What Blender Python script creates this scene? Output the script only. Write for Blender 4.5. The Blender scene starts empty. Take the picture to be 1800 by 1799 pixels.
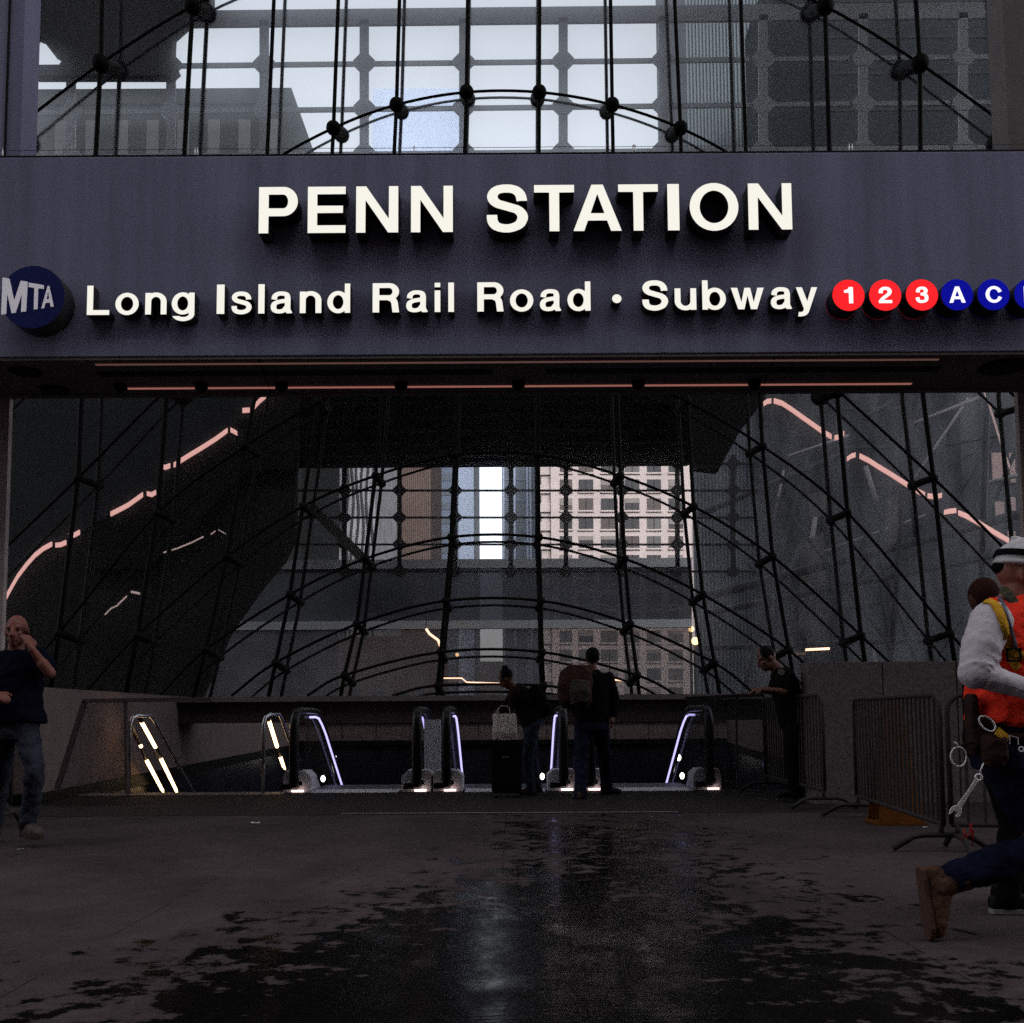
import bpy, bmesh, math, random
from mathutils import Vector, Matrix, Quaternion
from mathutils.bvhtree import BVHTree

random.seed(7)
R = math.radians
scene = bpy.context.scene
COL = scene.collection

# ---------------------------------------------------------------- camera
FPX, TILT, ROLL, PPY = 1800.0, R(4.5), 0.0062, 1114.5     # focal length (px of an 1800 px frame), tilt, roll, principal row
EYE = Vector((0.0, 0.0, 1.0))
_r = Vector((math.cos(ROLL), 0, -math.sin(ROLL)))
_f = Vector((0, math.cos(TILT), math.sin(TILT)))
_r = (_r - _f * _r.dot(_f)).normalized()
_u = _r.cross(_f)
cam_data = bpy.data.cameras.new('camera')
cam = bpy.data.objects.new('camera', cam_data)
COL.objects.link(cam)
cam.matrix_world = Matrix((( _r.x, _u.x, -_f.x, EYE.x), (_r.y, _u.y, -_f.y, EYE.y), (_r.z, _u.z, -_f.z, EYE.z), (0, 0, 0, 1)))
cam_data.sensor_width = 36.0
cam_data.lens = 36.0 * FPX / 1800.0
cam_data.shift_y = (PPY - 900.0) / 1800.0
cam_data.clip_start = 0.1
cam_data.clip_end = 3000.0
scene.camera = cam

# ---------------------------------------------------------------- world, sun, exposure
SUN_EL, SUN_AZ = 33.0, 168.0                      # veiled sun behind the viewer; an added unseen block shades the forecourt
world = bpy.data.worlds.new('World')
scene.world = world
world.use_nodes = True
nt = world.node_tree
bg = nt.nodes['Background']
sky = nt.nodes.new('ShaderNodeTexSky')
sky.sky_type = 'NISHITA'
sky.sun_disc = False
sky.sun_elevation = R(SUN_EL)
sky.sun_rotation = R(SUN_AZ)
sky.air_density = 1.0
sky.dust_density = 3.0
sky.ozone_density = 1.0
hs = nt.nodes.new('ShaderNodeHueSaturation')
hs.inputs['Saturation'].default_value = 0.18
nt.links.new(sky.outputs[0], hs.inputs['Color'])
nt.links.new(hs.outputs[0], bg.inputs['Color'])
bg.inputs['Strength'].default_value = 0.15
sl = bpy.data.lights.new('sun', 'SUN')
sl.energy = 0.8
sl.angle = R(12)
sl.color = (1.0, 0.96, 0.9)
sun = bpy.data.objects.new('sun', sl)
COL.objects.link(sun)
sd = Vector((math.sin(R(SUN_AZ)) * math.cos(R(SUN_EL)), math.cos(R(SUN_AZ)) * math.cos(R(SUN_EL)), math.sin(R(SUN_EL))))
sun.rotation_euler = sd.to_track_quat('Z', 'Y').to_euler()
sun.location = (0, 0, 40)
scene.view_settings.view_transform = 'Standard'
scene.view_settings.look = 'None'
scene.view_settings.exposure = 1.25
scene.view_settings.gamma = 1.0
scene.render.engine = 'CYCLES'
scene.cycles.max_bounces = 8
scene.cycles.diffuse_bounces = 3
scene.cycles.glossy_bounces = 3
scene.cycles.transmission_bounces = 4
scene.cycles.transparent_max_bounces = 16
scene.cycles.caustics_reflective = False
scene.cycles.caustics_refractive = False
scene.cycles.sample_clamp_indirect = 3.0
scene.cycles.use_denoising = False

def ray(x, y):
    return _f + _r * ((x - 900.0) / FPX) - _u * ((y - PPY) / FPX)
def P(x, y, Y):
    """photo position (1800 px frame) -> point of the place on the upright plane at distance Y"""
    d = ray(x, y)
    return EYE + d * (Y / d.y)
def G(x, y, Z=0.0):
    """photo position -> point of the place on the level plane Z"""
    d = ray(x, y)
    return EYE + d * ((Z - EYE.z) / d.z)

# ---------------------------------------------------------------- materials
MATS = {}
def mat(name, base, rough=0.7, metal=0.0, var=0.0, scale=8.0, bump=0.0, bscale=None, spec=0.22, emit=None, estr=0.0, var2=None, stretch=None):
    if name in MATS: return MATS[name]
    m = bpy.data.materials.new(name); MATS[name] = m
    m.use_nodes = True
    n = m.node_tree; b = n.nodes['Principled BSDF']
    b.inputs['Base Color'].default_value = (*base, 1)
    b.inputs['Roughness'].default_value = rough
    b.inputs['Metallic'].default_value = metal
    b.inputs['Specular IOR Level'].default_value = spec
    if emit:
        b.inputs['Emission Color'].default_value = (*emit, 1)
        b.inputs['Emission Strength'].default_value = estr
    if var or bump:
        tc = n.nodes.new('ShaderNodeTexCoord')
        mp = n.nodes.new('ShaderNodeMapping')
        if stretch: mp.inputs['Scale'].default_value = stretch
        n.links.new(tc.outputs['Object'], mp.inputs[0])
    if var:
        t = n.nodes.new('ShaderNodeTexNoise'); t.inputs['Scale'].default_value = scale; t.inputs['Detail'].default_value = 6; t.inputs['Roughness'].default_value = 0.65
        n.links.new(mp.outputs[0], t.inputs[0])
        r = n.nodes.new('ShaderNodeValToRGB')
        r.color_ramp.elements[0].position = 0.3; r.color_ramp.elements[1].position = 0.7
        d = var2 if var2 else tuple(c * (1 - var) for c in base)
        h = tuple(min(1, c * (1 + var)) for c in base)
        r.color_ramp.elements[0].color = (*d, 1); r.color_ramp.elements[1].color = (*h, 1)
        n.links.new(t.outputs[0], r.inputs[0]); n.links.new(r.outputs[0], b.inputs['Base Color'])
    if bump:
        t2 = n.nodes.new('ShaderNodeTexNoise'); t2.inputs['Scale'].default_value = bscale or scale * 3; t2.inputs['Detail'].default_value = 4
        n.links.new(mp.outputs[0], t2.inputs[0])
        bp = n.nodes.new('ShaderNodeBump'); bp.inputs['Strength'].default_value = bump; bp.inputs['Distance'].default_value = 0.02
        n.links.new(t2.outputs[0], bp.inputs['Height']); n.links.new(bp.outputs[0], b.inputs['Normal'])
    return m

def lamp_mat(name, col, strength, body=(0.8, 0.8, 0.8)):
    return mat(name, body, 0.4, emit=col, estr=strength)

def glass_mat(name, tint, gloss=0.08, dust=0.05, dustcol=(0.5, 0.52, 0.55), dvar=0.5, dscale=1.2, rough=0.02, stretch=(1, 1, 1), haze=0.0, fres=0.6):
    """dusty window glass: clear tinted part, mirror part, and a thin film of dust lit from both sides"""
    if name in MATS: return MATS[name]
    m = bpy.data.materials.new(name); MATS[name] = m
    m.use_nodes = True
    n = m.node_tree; n.nodes.clear()
    out = n.nodes.new('ShaderNodeOutputMaterial')
    tr = n.nodes.new('ShaderNodeBsdfTransparent'); tr.inputs[0].default_value = (*tint, 1)
    gl = n.nodes.new('ShaderNodeBsdfGlossy'); gl.inputs['Roughness'].default_value = rough; gl.inputs[0].default_value = (0.9, 0.92, 0.95, 1)
    lw = n.nodes.new('ShaderNodeLayerWeight'); lw.inputs[0].default_value = 0.12
    ma = n.nodes.new('ShaderNodeMath'); ma.operation = 'MULTIPLY_ADD'; ma.inputs[1].default_value = fres; ma.inputs[2].default_value = gloss * 0.5
    n.links.new(lw.outputs['Fresnel'], ma.inputs[0])
    mx = n.nodes.new('ShaderNodeMixShader'); n.links.new(ma.outputs[0], mx.inputs[0]); n.links.new(tr.outputs[0], mx.inputs[1]); n.links.new(gl.outputs[0], mx.inputs[2])
    df = n.nodes.new('ShaderNodeBsdfDiffuse'); df.inputs[0].default_value = (*dustcol, 1)
    tl = n.nodes.new('ShaderNodeBsdfTranslucent'); tl.inputs[0].default_value = (*dustcol, 1)
    m2 = n.nodes.new('ShaderNodeMixShader'); m2.inputs[0].default_value = 0.6; n.links.new(df.outputs[0], m2.inputs[1]); n.links.new(tl.outputs[0], m2.inputs[2])
    tc = n.nodes.new('ShaderNodeTexCoord'); mp = n.nodes.new('ShaderNodeMapping'); mp.inputs['Scale'].default_value = stretch
    n.links.new(tc.outputs['Object'], mp.inputs[0])
    t = n.nodes.new('ShaderNodeTexNoise'); t.inputs['Scale'].default_value = dscale; t.inputs['Detail'].default_value = 8; t.inputs['Roughness'].default_value = 0.6
    n.links.new(mp.outputs[0], t.inputs[0])
    mr = n.nodes.new('ShaderNodeMapRange'); mr.inputs[1].default_value = 0.3; mr.inputs[2].default_value = 0.7
    mr.inputs[3].default_value = dust * (1 - dvar); mr.inputs[4].default_value = dust * (1 + dvar)
    n.links.new(t.outputs[0], mr.inputs[0])
    m3 = n.nodes.new('ShaderNodeMixShader'); n.links.new(mr.outputs[0], m3.inputs[0]); n.links.new(mx.outputs[0], m3.inputs[1]); n.links.new(m2.outputs[0], m3.inputs[2])
    last = m3
    if haze:        # veil added to imitate glare: spreads the light of the sky behind it
        rf = n.nodes.new('ShaderNodeBsdfRefraction'); rf.inputs['IOR'].default_value = 1.06; rf.inputs['Roughness'].default_value = 0.85; rf.inputs[0].default_value = (0.86, 0.9, 0.95, 1)
        m4 = n.nodes.new('ShaderNodeMixShader'); m4.inputs[0].default_value = haze
        n.links.new(m3.outputs[0], m4.inputs[1]); n.links.new(rf.outputs[0], m4.inputs[2]); last = m4
    n.links.new(last.outputs[0], out.inputs[0])
    return m

# ---------------------------------------------------------------- mesh building
ORG = {}
def tag(o, label=None, cat=None, group=None, kind=None):
    if label: o['label'] = label
    if cat: o['category'] = cat
    if group: o['group'] = group
    if kind: o['kind'] = kind
    return o
def thing(name, loc, label, cat, group=None):
    o = bpy.data.objects.new(name, None); COL.objects.link(o)
    o.location = loc; o.empty_display_size = 0.2
    ORG[o.name] = Vector(loc)
    return tag(o, label, cat, group)
def world_org(o):
    return ORG.get(o.name, Vector((0, 0, 0))) if o else Vector((0, 0, 0))

class MB:
    def __init__(s): s.v = []; s.f = []; s.m = []; s.sm = []
    def add(s, vs, fs, mi=0, smooth=False):
        k = len(s.v); s.v += [Vector(v) for v in vs]
        for f in fs: s.f.append([i + k for i in f]); s.m.append(mi); s.sm.append(smooth)
        return s
    def box(s, a, b, mi=0):
        x0, y0, z0 = a; x1, y1, z1 = b
        vs = [(x0, y0, z0), (x1, y0, z0), (x1, y1, z0), (x0, y1, z0), (x0, y0, z1), (x1, y0, z1), (x1, y1, z1), (x0, y1, z1)]
        return s.add(vs, [(0, 3, 2, 1), (4, 5, 6, 7), (0, 1, 5, 4), (1, 2, 6, 5), (2, 3, 7, 6), (3, 0, 4, 7)], mi)
    def obox(s, c, ax, ay, az, hx, hy, hz, mi=0):
        c = Vector(c); vs = []
        for k in (-1, 1):
            for (i, j) in ((-1, -1), (1, -1), (1, 1), (-1, 1)):
                vs.append(c + ax * hx * i + ay * hy * j + az * hz * k)
        return s.add(vs, [(0, 3, 2, 1), (4, 5, 6, 7), (0, 1, 5, 4), (1, 2, 6, 5), (2, 3, 7, 6), (3, 0, 4, 7)], mi)
    def bar(s, a, b, w, h, up=Vector((0, 0, 1)), mi=0):
        a = Vector(a); b = Vector(b); d = b - a; L = d.length
        if L < 1e-6: return s
        d /= L; x = d.cross(up)
        if x.length < 1e-4: x = d.cross(Vector((0, 1, 0)))
        x.normalize(); z = x.cross(d)
        return s.obox((a + b) / 2, x, d, z, w / 2, L / 2, h / 2, mi)
    def prism(s, pts, d, mi=0, mside=None):
        """closed polygon pts (3d) pushed along d"""
        n = len(pts); pts = [Vector(p) for p in pts]; d = Vector(d)
        k = len(s.v); s.v += pts + [p + d for p in pts]
        s.f.append(list(range(k, k + n))); s.m.append(mi); s.sm.append(False)
        s.f.append(list(range(k + 2 * n - 1, k + n - 1, -1))); s.m.append(mi); s.sm.append(False)
        for i in range(n):
            j = (i + 1) % n
            s.f.append([k + i, k + n + i, k + n + j, k + j]); s.m.append(mi if mside is None else mside); s.sm.append(False)
        return s
    def tube(s, pts, r, seg=8, mi=0, closed=False, caps=True, flat=1.0):
        pts = [Vector(p) for p in pts]; n = len(pts)
        rs = r if isinstance(r, (list, tuple)) else [r] * n
        k = len(s.v); nrm = None
        for i, p in enumerate(pts):
            if closed: t = (pts[(i + 1) % n] - pts[i - 1])
            else: t = pts[min(i + 1, n - 1)] - pts[max(i - 1, 0)]
            t.normalize()
            if nrm is None:
                nrm = t.cross(Vector((0, 0, 1)))
                if nrm.length < 1e-3: nrm = t.cross(Vector((0, 1, 0)))
            nrm = (nrm - t * nrm.dot(t)); nrm.normalize(); bn = t.cross(nrm)
            for q in range(seg):
                a = 2 * math.pi * q / seg
                s.v.append(p + nrm * math.cos(a) * rs[i] + bn * math.sin(a) * rs[i] * flat)
        m = n if closed else n - 1
        for i in range(m):
            for q in range(seg):
                a = k + i * seg + q; b = k + i * seg + (q + 1) % seg
                c = k + ((i + 1) % n) * seg + (q + 1) % seg; d = k + ((i + 1) % n) * seg + q
                s.f.append([a, b, c, d]); s.m.append(mi); s.sm.append(True)
        if caps and not closed:
            s.f.append([k + q for q in range(seg)][::-1]); s.m.append(mi); s.sm.append(False)
            s.f.append([k + (n - 1) * seg + q for q in range(seg)]); s.m.append(mi); s.sm.append(False)
        return s
    def ball(s, c, rx, ry=None, rz=None, seg=14, rings=9, mi=0, rot=None):
        ry = rx if ry is None else ry; rz = rx if rz is None else rz
        c = Vector(c); k = len(s.v)
        for i in range(1, rings):
            th = math.pi * i / rings
            for q in range(seg):
                a = 2 * math.pi * q / seg
                v = Vector((rx * math.sin(th) * math.cos(a), ry * math.sin(th) * math.sin(a), rz * math.cos(th)))
                s.v.append(c + (rot @ v if rot else v))
        top = len(s.v); v = Vector((0, 0, rz)); s.v.append(c + (rot @ v if rot else v))
        v = Vector((0, 0, -rz)); s.v.append(c + (rot @ v if rot else v))
        for i in range(rings - 2):
            for q in range(seg):
                a = k + i * seg + q; b = k + i * seg + (q + 1) % seg
                s.f.append([a, a + seg, b + seg, b]); s.m.append(mi); s.sm.append(True)
        for q in range(seg):
            s.f.append([top, k + q, k + (q + 1) % seg]); s.m.append(mi); s.sm.append(True)
            z = k + (rings - 2) * seg
            s.f.append([top + 1, z + (q + 1) % seg, z + q]); s.m.append(mi); s.sm.append(True)
        return s
    def disc(s, c, ax, ay, rad, depth, seg=40, mi=0, mside=None):
        """round plate: face centre c, in-plane axes ax, ay, pushed back along depth"""
        c = Vector(c)
        pts = [c + ax * math.cos(2 * math.pi * i / seg) * rad + ay * math.sin(2 * math.pi * i / seg) * rad for i in range(seg)]
        return s.prism(pts, depth, mi, mside)
    def build(s, name, mats, parent=None, label=None, bevel=0.0, origin=None):
        if not isinstance(mats, (list, tuple)): mats = [mats]
        me = bpy.data.meshes.new(name)
        org = world_org(parent) if parent else (Vector(origin) if origin is not None else Vector((0, 0, 0)))
        me.from_pydata([v - org for v in s.v], [], s.f)
        for p, mi, sm in zip(me.polygons, s.m, s.sm): p.material_index = mi; p.use_smooth = sm
        for m in mats: me.materials.append(m)
        bm = bmesh.new(); bm.from_mesh(me); bmesh.ops.recalc_face_normals(bm, faces=bm.faces[:]); bm.to_mesh(me); bm.free()
        o = bpy.data.objects.new(name, me); COL.objects.link(o)
        if parent: o.parent = parent
        else: o.location = org
        ORG[o.name] = org
        if label: o['label'] = label
        if bevel:
            b = o.modifiers.new('bevel', 'BEVEL'); b.width = bevel; b.segments = 2; b.limit_method = 'ANGLE'
        return o

def structure(mb, name, mats, **k):
    return tag(mb.build(name, mats, **k), kind='structure')
def copy_thing(root, loc, rotz=0.0, label=None):
    c = root.copy(); COL.objects.link(c); c.location = loc; c.rotation_euler = (0, 0, rotz)
    ORG[c.name] = Vector(loc)
    for ch in list(root.children):
        d = ch.copy(); COL.objects.link(d); d.parent = c
        for g in list(ch.children):
            e = g.copy(); COL.objects.link(e); e.parent = d
    if label: c['label'] = label
    return c
def lerp(tab, x):
    """piecewise straight interpolation with extrapolation of the end pieces"""
    if x <= tab[0][0]: a, b = tab[0], tab[1] if len(tab) > 1 else tab[0]
    elif x >= tab[-1][0]: a, b = tab[-2] if len(tab) > 1 else tab[-1], tab[-1]
    else:
        for a, b in zip(tab, tab[1:]):
            if a[0] <= x <= b[0]: break
    if a[0] == b[0]: return a[1]
    return a[1] + (b[1] - a[1]) * (x - a[0]) / (b[0] - a[0])
# ---------------------------------------------------------------- materials of the place
m_fascia = mat('fascia_blue_grey_metal', (0.208, 0.206, 0.312), 0.6, 0.0, var=0.14, scale=0.8, bump=0.06, bscale=160, var2=(0.142, 0.138, 0.218), spec=0.2, stretch=(3.2, 1, .25))
m_soffit = mat('soffit_dark_panel', (0.12, 0.10, 0.10), 0.6, var=0.2, scale=2)
m_black = mat('black_paint', (0.006, 0.006, 0.006), 0.6, spec=0.1)
m_jamb = mat('brown_grey_stone_jamb', (0.34, 0.27, 0.27), 0.7, var=0.2, scale=3, bump=0.1)
m_granite = mat('dark_flamed_granite', (0.100, 0.076, 0.076), 0.8, var=0.35, scale=26, bump=0.15, bscale=90)
m_stone = mat('warm_grey_stone', (0.135, 0.100, 0.099), 0.8, var=0.16, scale=5, bump=0.08, bscale=60)
m_steel = mat('brushed_steel', (0.5, 0.5, 0.52), 0.32, 1.0, var=0.15, scale=30)
m_dsteel = mat('dark_steel', (0.05, 0.05, 0.055), 0.45, 0.6, var=0.2, scale=12)
m_cable = mat('cable_dark', (0.005, 0.004, 0.004), 0.6, 0.0, spec=0.08)
m_clamp = mat('clamp_dark_cast_steel', (0.006, 0.005, 0.0045), 0.6, 0.0, spec=.08, var=0.3, scale=20)
m_pink = lamp_mat('cove_light_pink', (1.0, 0.47, 0.40), 0.29)
m_warmline = lamp_mat('soffit_line_light', (1.0, 0.36, 0.27), 0.11)
m_white_lit = lamp_mat('lit_white_acrylic', (1.0, 0.975, 0.88), 0.37, (0.25, 0.25, 0.23))

# ---------------------------------------------------------------- ground: one concrete sheet with slab joints, a wide wet patch and footprints
def ground_material():
    m = bpy.data.materials.new('wet_concrete_pavement'); m.use_nodes = True
    n = m.node_tree; b = n.nodes['Principled BSDF']; L = n.links
    tc = n.nodes.new('ShaderNodeTexCoord')
    sep = n.nodes.new('ShaderNodeSeparateXYZ'); L.new(tc.outputs['Object'], sep.inputs[0])
    X, Y = sep.outputs[0], sep.outputs[1]
    def math_(op, a, b_=None, c=None):
        k = n.nodes.new('ShaderNodeMath'); k.operation = op
        for i, v in enumerate((a, b_, c)):
            if v is None: continue
            if isinstance(v, (int, float)): k.inputs[i].default_value = v
            else: L.new(v, k.inputs[i])
        return k.outputs[0]
    def noise(scale, detail=6, rough=0.6, stretch=None, dist=0.0):
        mp = n.nodes.new('ShaderNodeMapping'); L.new(tc.outputs['Object'], mp.inputs[0])
        if stretch: mp.inputs['Scale'].default_value = stretch
        t = n.nodes.new('ShaderNodeTexNoise'); t.inputs['Scale'].default_value = scale; t.inputs['Detail'].default_value = detail
        t.inputs['Roughness'].default_value = rough; t.inputs['Distortion'].default_value = dist
        L.new(mp.outputs[0], t.inputs[0]); return t.outputs[0]
    # wet zone: left edge runs from (-1.7, 3.4) to (0, 6.6), right edge near X = 1
    xl = math_('MULTIPLY_ADD', Y, 0.52, -3.36)
    xl = math_('MINIMUM', xl, 0.35)
    dl = math_('SUBTRACT', X, xl)
    xr = math_('MULTIPLY_ADD', math_('MAXIMUM', math_('SUBTRACT', 4.9, Y), 0.0), 0.45, 1.08)
    dr = math_('SUBTRACT', xr, X)
    d = math_('MINIMUM', dl, dr)
    df = math_('MULTIPLY_ADD', Y, -0.55, 5.0)          # fades out towards the doors
    d = math_('MINIMUM', d, df)
    n1 = math_('SUBTRACT', noise(2.6, 6, 0.66, (1, 1.0, 1), 0.4), 0.5)
    n2 = math_('SUBTRACT', noise(9.5, 4, 0.6), 0.5)
    w = math_('ADD', math_('MULTIPLY', d, 0.62), math_('ADD', math_('MULTIPLY', n1, 2.9), math_('MULTIPLY', n2, 2.4)))
    wet = n.nodes.new('ShaderNodeMapRange'); wet.interpolation_type = 'SMOOTHSTEP'
    wet.inputs[1].default_value = -0.14; wet.inputs[2].default_value = 0.04; L.new(w, wet.inputs[0]); wet = wet.outputs[0]
    # a few dry islands / thin film: where the film is uneven the gloss breaks up
    film = n.nodes.new('ShaderNodeMapRange'); film.inputs[1].default_value = 0.35; film.inputs[2].default_value = 0.62
    L.new(noise(5.0, 6, 0.7, (1, .5, 1)), film.inputs[0]); film = film.outputs[0]
    # dry colour
    rp = n.nodes.new('ShaderNodeValToRGB'); L.new(noise(1.3, 8, 0.7), rp.inputs[0])
    rp.color_ramp.elements[0].position = 0.3; rp.color_ramp.elements[0].color = (0.060, 0.044, 0.047, 1)
    rp.color_ramp.elements[1].position = 0.75; rp.color_ramp.elements[1].color = (0.122, 0.091, 0.096, 1)
    sp = n.nodes.new('ShaderNodeMapRange'); sp.inputs[1].default_value = 0.3; sp.inputs[2].default_value = 0.75; sp.inputs[3].default_value = 0.45; sp.inputs[4].default_value = 1.45
    L.new(noise(85, 3, 0.8), sp.inputs[0])
    mul = n.nodes.new('ShaderNodeMix'); mul.data_type = 'RGBA'; mul.blend_type = 'MULTIPLY'; mul.inputs[0].default_value = 1
    L.new(rp.outputs[0], mul.inputs[6]); L.new(sp.outputs[0], mul.inputs[7])
    gum = n.nodes.new('ShaderNodeTexVoronoi'); gum.inputs['Scale'].default_value = 3.1; gum.inputs['Randomness'].default_value = 1.0
    L.new(tc.outputs['Object'], gum.inputs[0])
    gm = n.nodes.new('ShaderNodeMapRange'); gm.inputs[1].default_value = 0.05; gm.inputs[2].default_value = 0.085; gm.inputs[3].default_value = 0.5; gm.inputs[4].default_value = 1.0
    L.new(gum.outputs['Distance'], gm.inputs[0])
    stn = n.nodes.new('ShaderNodeMapRange'); stn.inputs[1].default_value = 0.36; stn.inputs[2].default_value = 0.58; stn.inputs[3].default_value = 0.66; stn.inputs[4].default_value = 1.0
    L.new(noise(0.55, 7, 0.7, (1, .6, 1), .8), stn.inputs[0])
    mul2 = n.nodes.new('ShaderNodeMix'); mul2.data_type = 'RGBA'; mul2.blend_type = 'MULTIPLY'; mul2.inputs[0].default_value = 1
    L.new(mul.outputs[2], mul2.inputs[6]); L.new(math_('MULTIPLY', gm.outputs[0], stn.outputs[0]), mul2.inputs[7]); mul = mul2
    # joints
    def joint(coord, off, step, wd):
        a = math_('DIVIDE', math_('SUBTRACT', coord, off), step)
        a = math_('ABSOLUTE', math_('SUBTRACT', math_('FRACT', a), 0.5))
        return math_('GREATER_THAN', a, 0.5 - wd / step)
    wob = math_('MULTIPLY', math_('SUBTRACT', noise(1.5, 2), 0.5), 0.02)
    jx = joint(math_('ADD', X, wob), 1.70, 1.77, 0.0045)
    jy = joint(math_('ADD', Y, wob), 4.42, 1.5, 0.0035)
    jn = math_('MAXIMUM', jx, jy)
    jm = math_('MULTIPLY', jn, math_('MULTIPLY', math_('GREATER_THAN', noise(2.3, 3), 0.47), .75))
    dry = n.nodes.new('ShaderNodeMix'); dry.data_type = 'RGBA'; L.new(jm, dry.inputs[0]); L.new(mul.outputs[2], dry.inputs[6]); dry.inputs[7].default_value = (0.012, 0.011, 0.011, 1)
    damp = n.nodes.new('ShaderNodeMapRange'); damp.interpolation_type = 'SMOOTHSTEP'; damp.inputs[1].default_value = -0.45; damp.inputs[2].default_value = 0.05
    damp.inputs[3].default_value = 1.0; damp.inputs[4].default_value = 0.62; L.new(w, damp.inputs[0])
    # skylight falloff painted in: paving darkens towards the doors, with a ragged edge
    door_shade = n.nodes.new('ShaderNodeMapRange'); door_shade.interpolation_type = 'SMOOTHSTEP'; door_shade.inputs[1].default_value = 5.2; door_shade.inputs[2].default_value = 10.0; door_shade.inputs[3].default_value = 1.0; door_shade.inputs[4].default_value = 0.5
    L.new(math_('ADD', Y, math_('MULTIPLY', n1, 5.0)), door_shade.inputs[0])
    damp_shaded = n.nodes.new('ShaderNodeMix'); damp_shaded.data_type = 'RGBA'; damp_shaded.blend_type = 'MULTIPLY'; damp_shaded.inputs[0].default_value = 1
    L.new(dry.outputs[2], damp_shaded.inputs[6]); L.new(math_('MULTIPLY', damp.outputs[0], door_shade.outputs[0]), damp_shaded.inputs[7])
    wc = n.nodes.new('ShaderNodeMix'); wc.data_type = 'RGBA'; L.new(wet, wc.inputs[0]); L.new(damp_shaded.outputs[2], wc.inputs[6]); wc.inputs[7].default_value = (0.0050, 0.0042, 0.0045, 1)
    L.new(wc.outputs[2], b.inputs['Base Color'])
    rr = n.nodes.new('ShaderNodeMix'); rr.data_type = 'FLOAT'
    L.new(wet, rr.inputs[0]); rr.inputs[2].default_value = 0.85
    L.new(math_('MULTIPLY_ADD', film, 0.22, 0.07), rr.inputs[3])
    L.new(rr.outputs[0], b.inputs['Roughness'])
    sx = n.nodes.new('ShaderNodeMix'); sx.data_type = 'FLOAT'; L.new(wet, sx.inputs[0]); sx.inputs[2].default_value = 0.05
    pud = n.nodes.new('ShaderNodeMapRange'); pud.interpolation_type = 'SMOOTHSTEP'; pud.inputs[1].default_value = 0.53; pud.inputs[2].default_value = 0.62; pud.inputs[3].default_value = 0.012; pud.inputs[4].default_value = 0.06
    L.new(noise(1.5, 5, 0.6, (1.4, .8, 1)), pud.inputs[0]); L.new(pud.outputs[0], sx.inputs[3])
    L.new(sx.outputs[0], b.inputs['Specular IOR Level'])
    bp = n.nodes.new('ShaderNodeBump'); bp.inputs['Distance'].default_value = 0.006
    hgt = math_('ADD', math_('MULTIPLY', noise(60, 4, 0.7), math_('MULTIPLY_ADD', wet, -0.9, 1.0)), math_('MULTIPLY', jm, -1.5))
    hgt = math_('ADD', hgt, math_('MULTIPLY', noise(9, 3), 0.5))
    hgt = math_('ADD', hgt, math_('MULTIPLY', noise(14, 3, 0.6, (.35, 2.2, 1)), 0.5))
    L.new(hgt, bp.inputs['Height']); bp.inputs['Strength'].default_value = 0.35
    L.new(bp.outputs[0], b.inputs['Normal'])
    return m
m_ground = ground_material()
PIT_X0, PIT_X1, PIT_Y0, PIT_Y1 = -6.75, 6.75, 13.45, 31.2
def ground_sheet():
    xs = [-900, PIT_X0, PIT_X1, 900]; ys = [-900, PIT_Y0, PIT_Y1, 1500]
    mb = MB(); vs = [(x, y, 0) for y in ys for x in xs]; fs = []
    for j in range(3):
        for i in range(3):
            if (i, j) == (1, 1): continue
            a = j * 4 + i; fs.append((a, a + 1, a + 5, a + 4))
    mb.add(vs, fs)
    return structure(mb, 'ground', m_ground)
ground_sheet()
# thin metal threshold let into the pavement below the lintel
mb = MB(); a, b = G(600, 1431.5), G(1192, 1428.5); mb.bar(a + Vector((0, 0, .002)), b + Vector((0, 0, .002)), 0.03, 0.008)
structure(mb, 'ground_threshold_strip', mat('worn_threshold_metal', (0.35, 0.34, 0.34), 0.5, 0.7))

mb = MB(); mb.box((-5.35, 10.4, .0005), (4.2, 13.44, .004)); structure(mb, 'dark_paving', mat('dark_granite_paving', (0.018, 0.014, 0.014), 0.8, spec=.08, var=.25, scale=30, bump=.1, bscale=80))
# ---------------------------------------------------------------- entrance portal: fascia, soffit, jambs, side walls
YF, YB = 10.1, 11.3
zt = P(900, 272, YF).z; zb = P(900, 623.5, YF).z; zl = zb
XL, XR = P(19, 690, YB).x, P(1787, 690, YB).x
portal = thing('entrance_portal', (0, YF, 0), 'wide blue grey metal portal band and dark soffit framing the station entrance', 'entrance')
mb = MB(); mb.box((-14, YF, zb), (14, YB - 0.02, zt))
mb.build('fascia_panel', m_fascia, portal, bevel=0.01)
# coping line on top of the fascia
mb = MB(); mb.box((-14, YF + 0.03, zt), (14, YB, zt + 0.035)); mb.build('coping', m_black, portal)
# soffit panel under the fascia and lintel at its back
mb = MB(); mb.box((-14, YF + 0.012, zb - 0.03), (14, YB - 0.1, zb - 0.002)); mb.build('soffit', m_soffit, portal)
mb = MB(); mb.box((-14, YB - 0.1, zb - 0.045), (14, YB + 0.01, zt - .1)); mb.build('lintel', m_soffit, portal)
for s, x in ((-1, XL), (1, XR)):
    mb = MB()
    if s < 0: mb.box((-14, YB - 0.02, 0), (x, YB + 0.06, zb - 0.048))
    else: mb.box((x, YB - 0.02, 0), (14, YB + 0.06, zb - 0.048))
    mb.build('jamb', m_jamb, portal)
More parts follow.
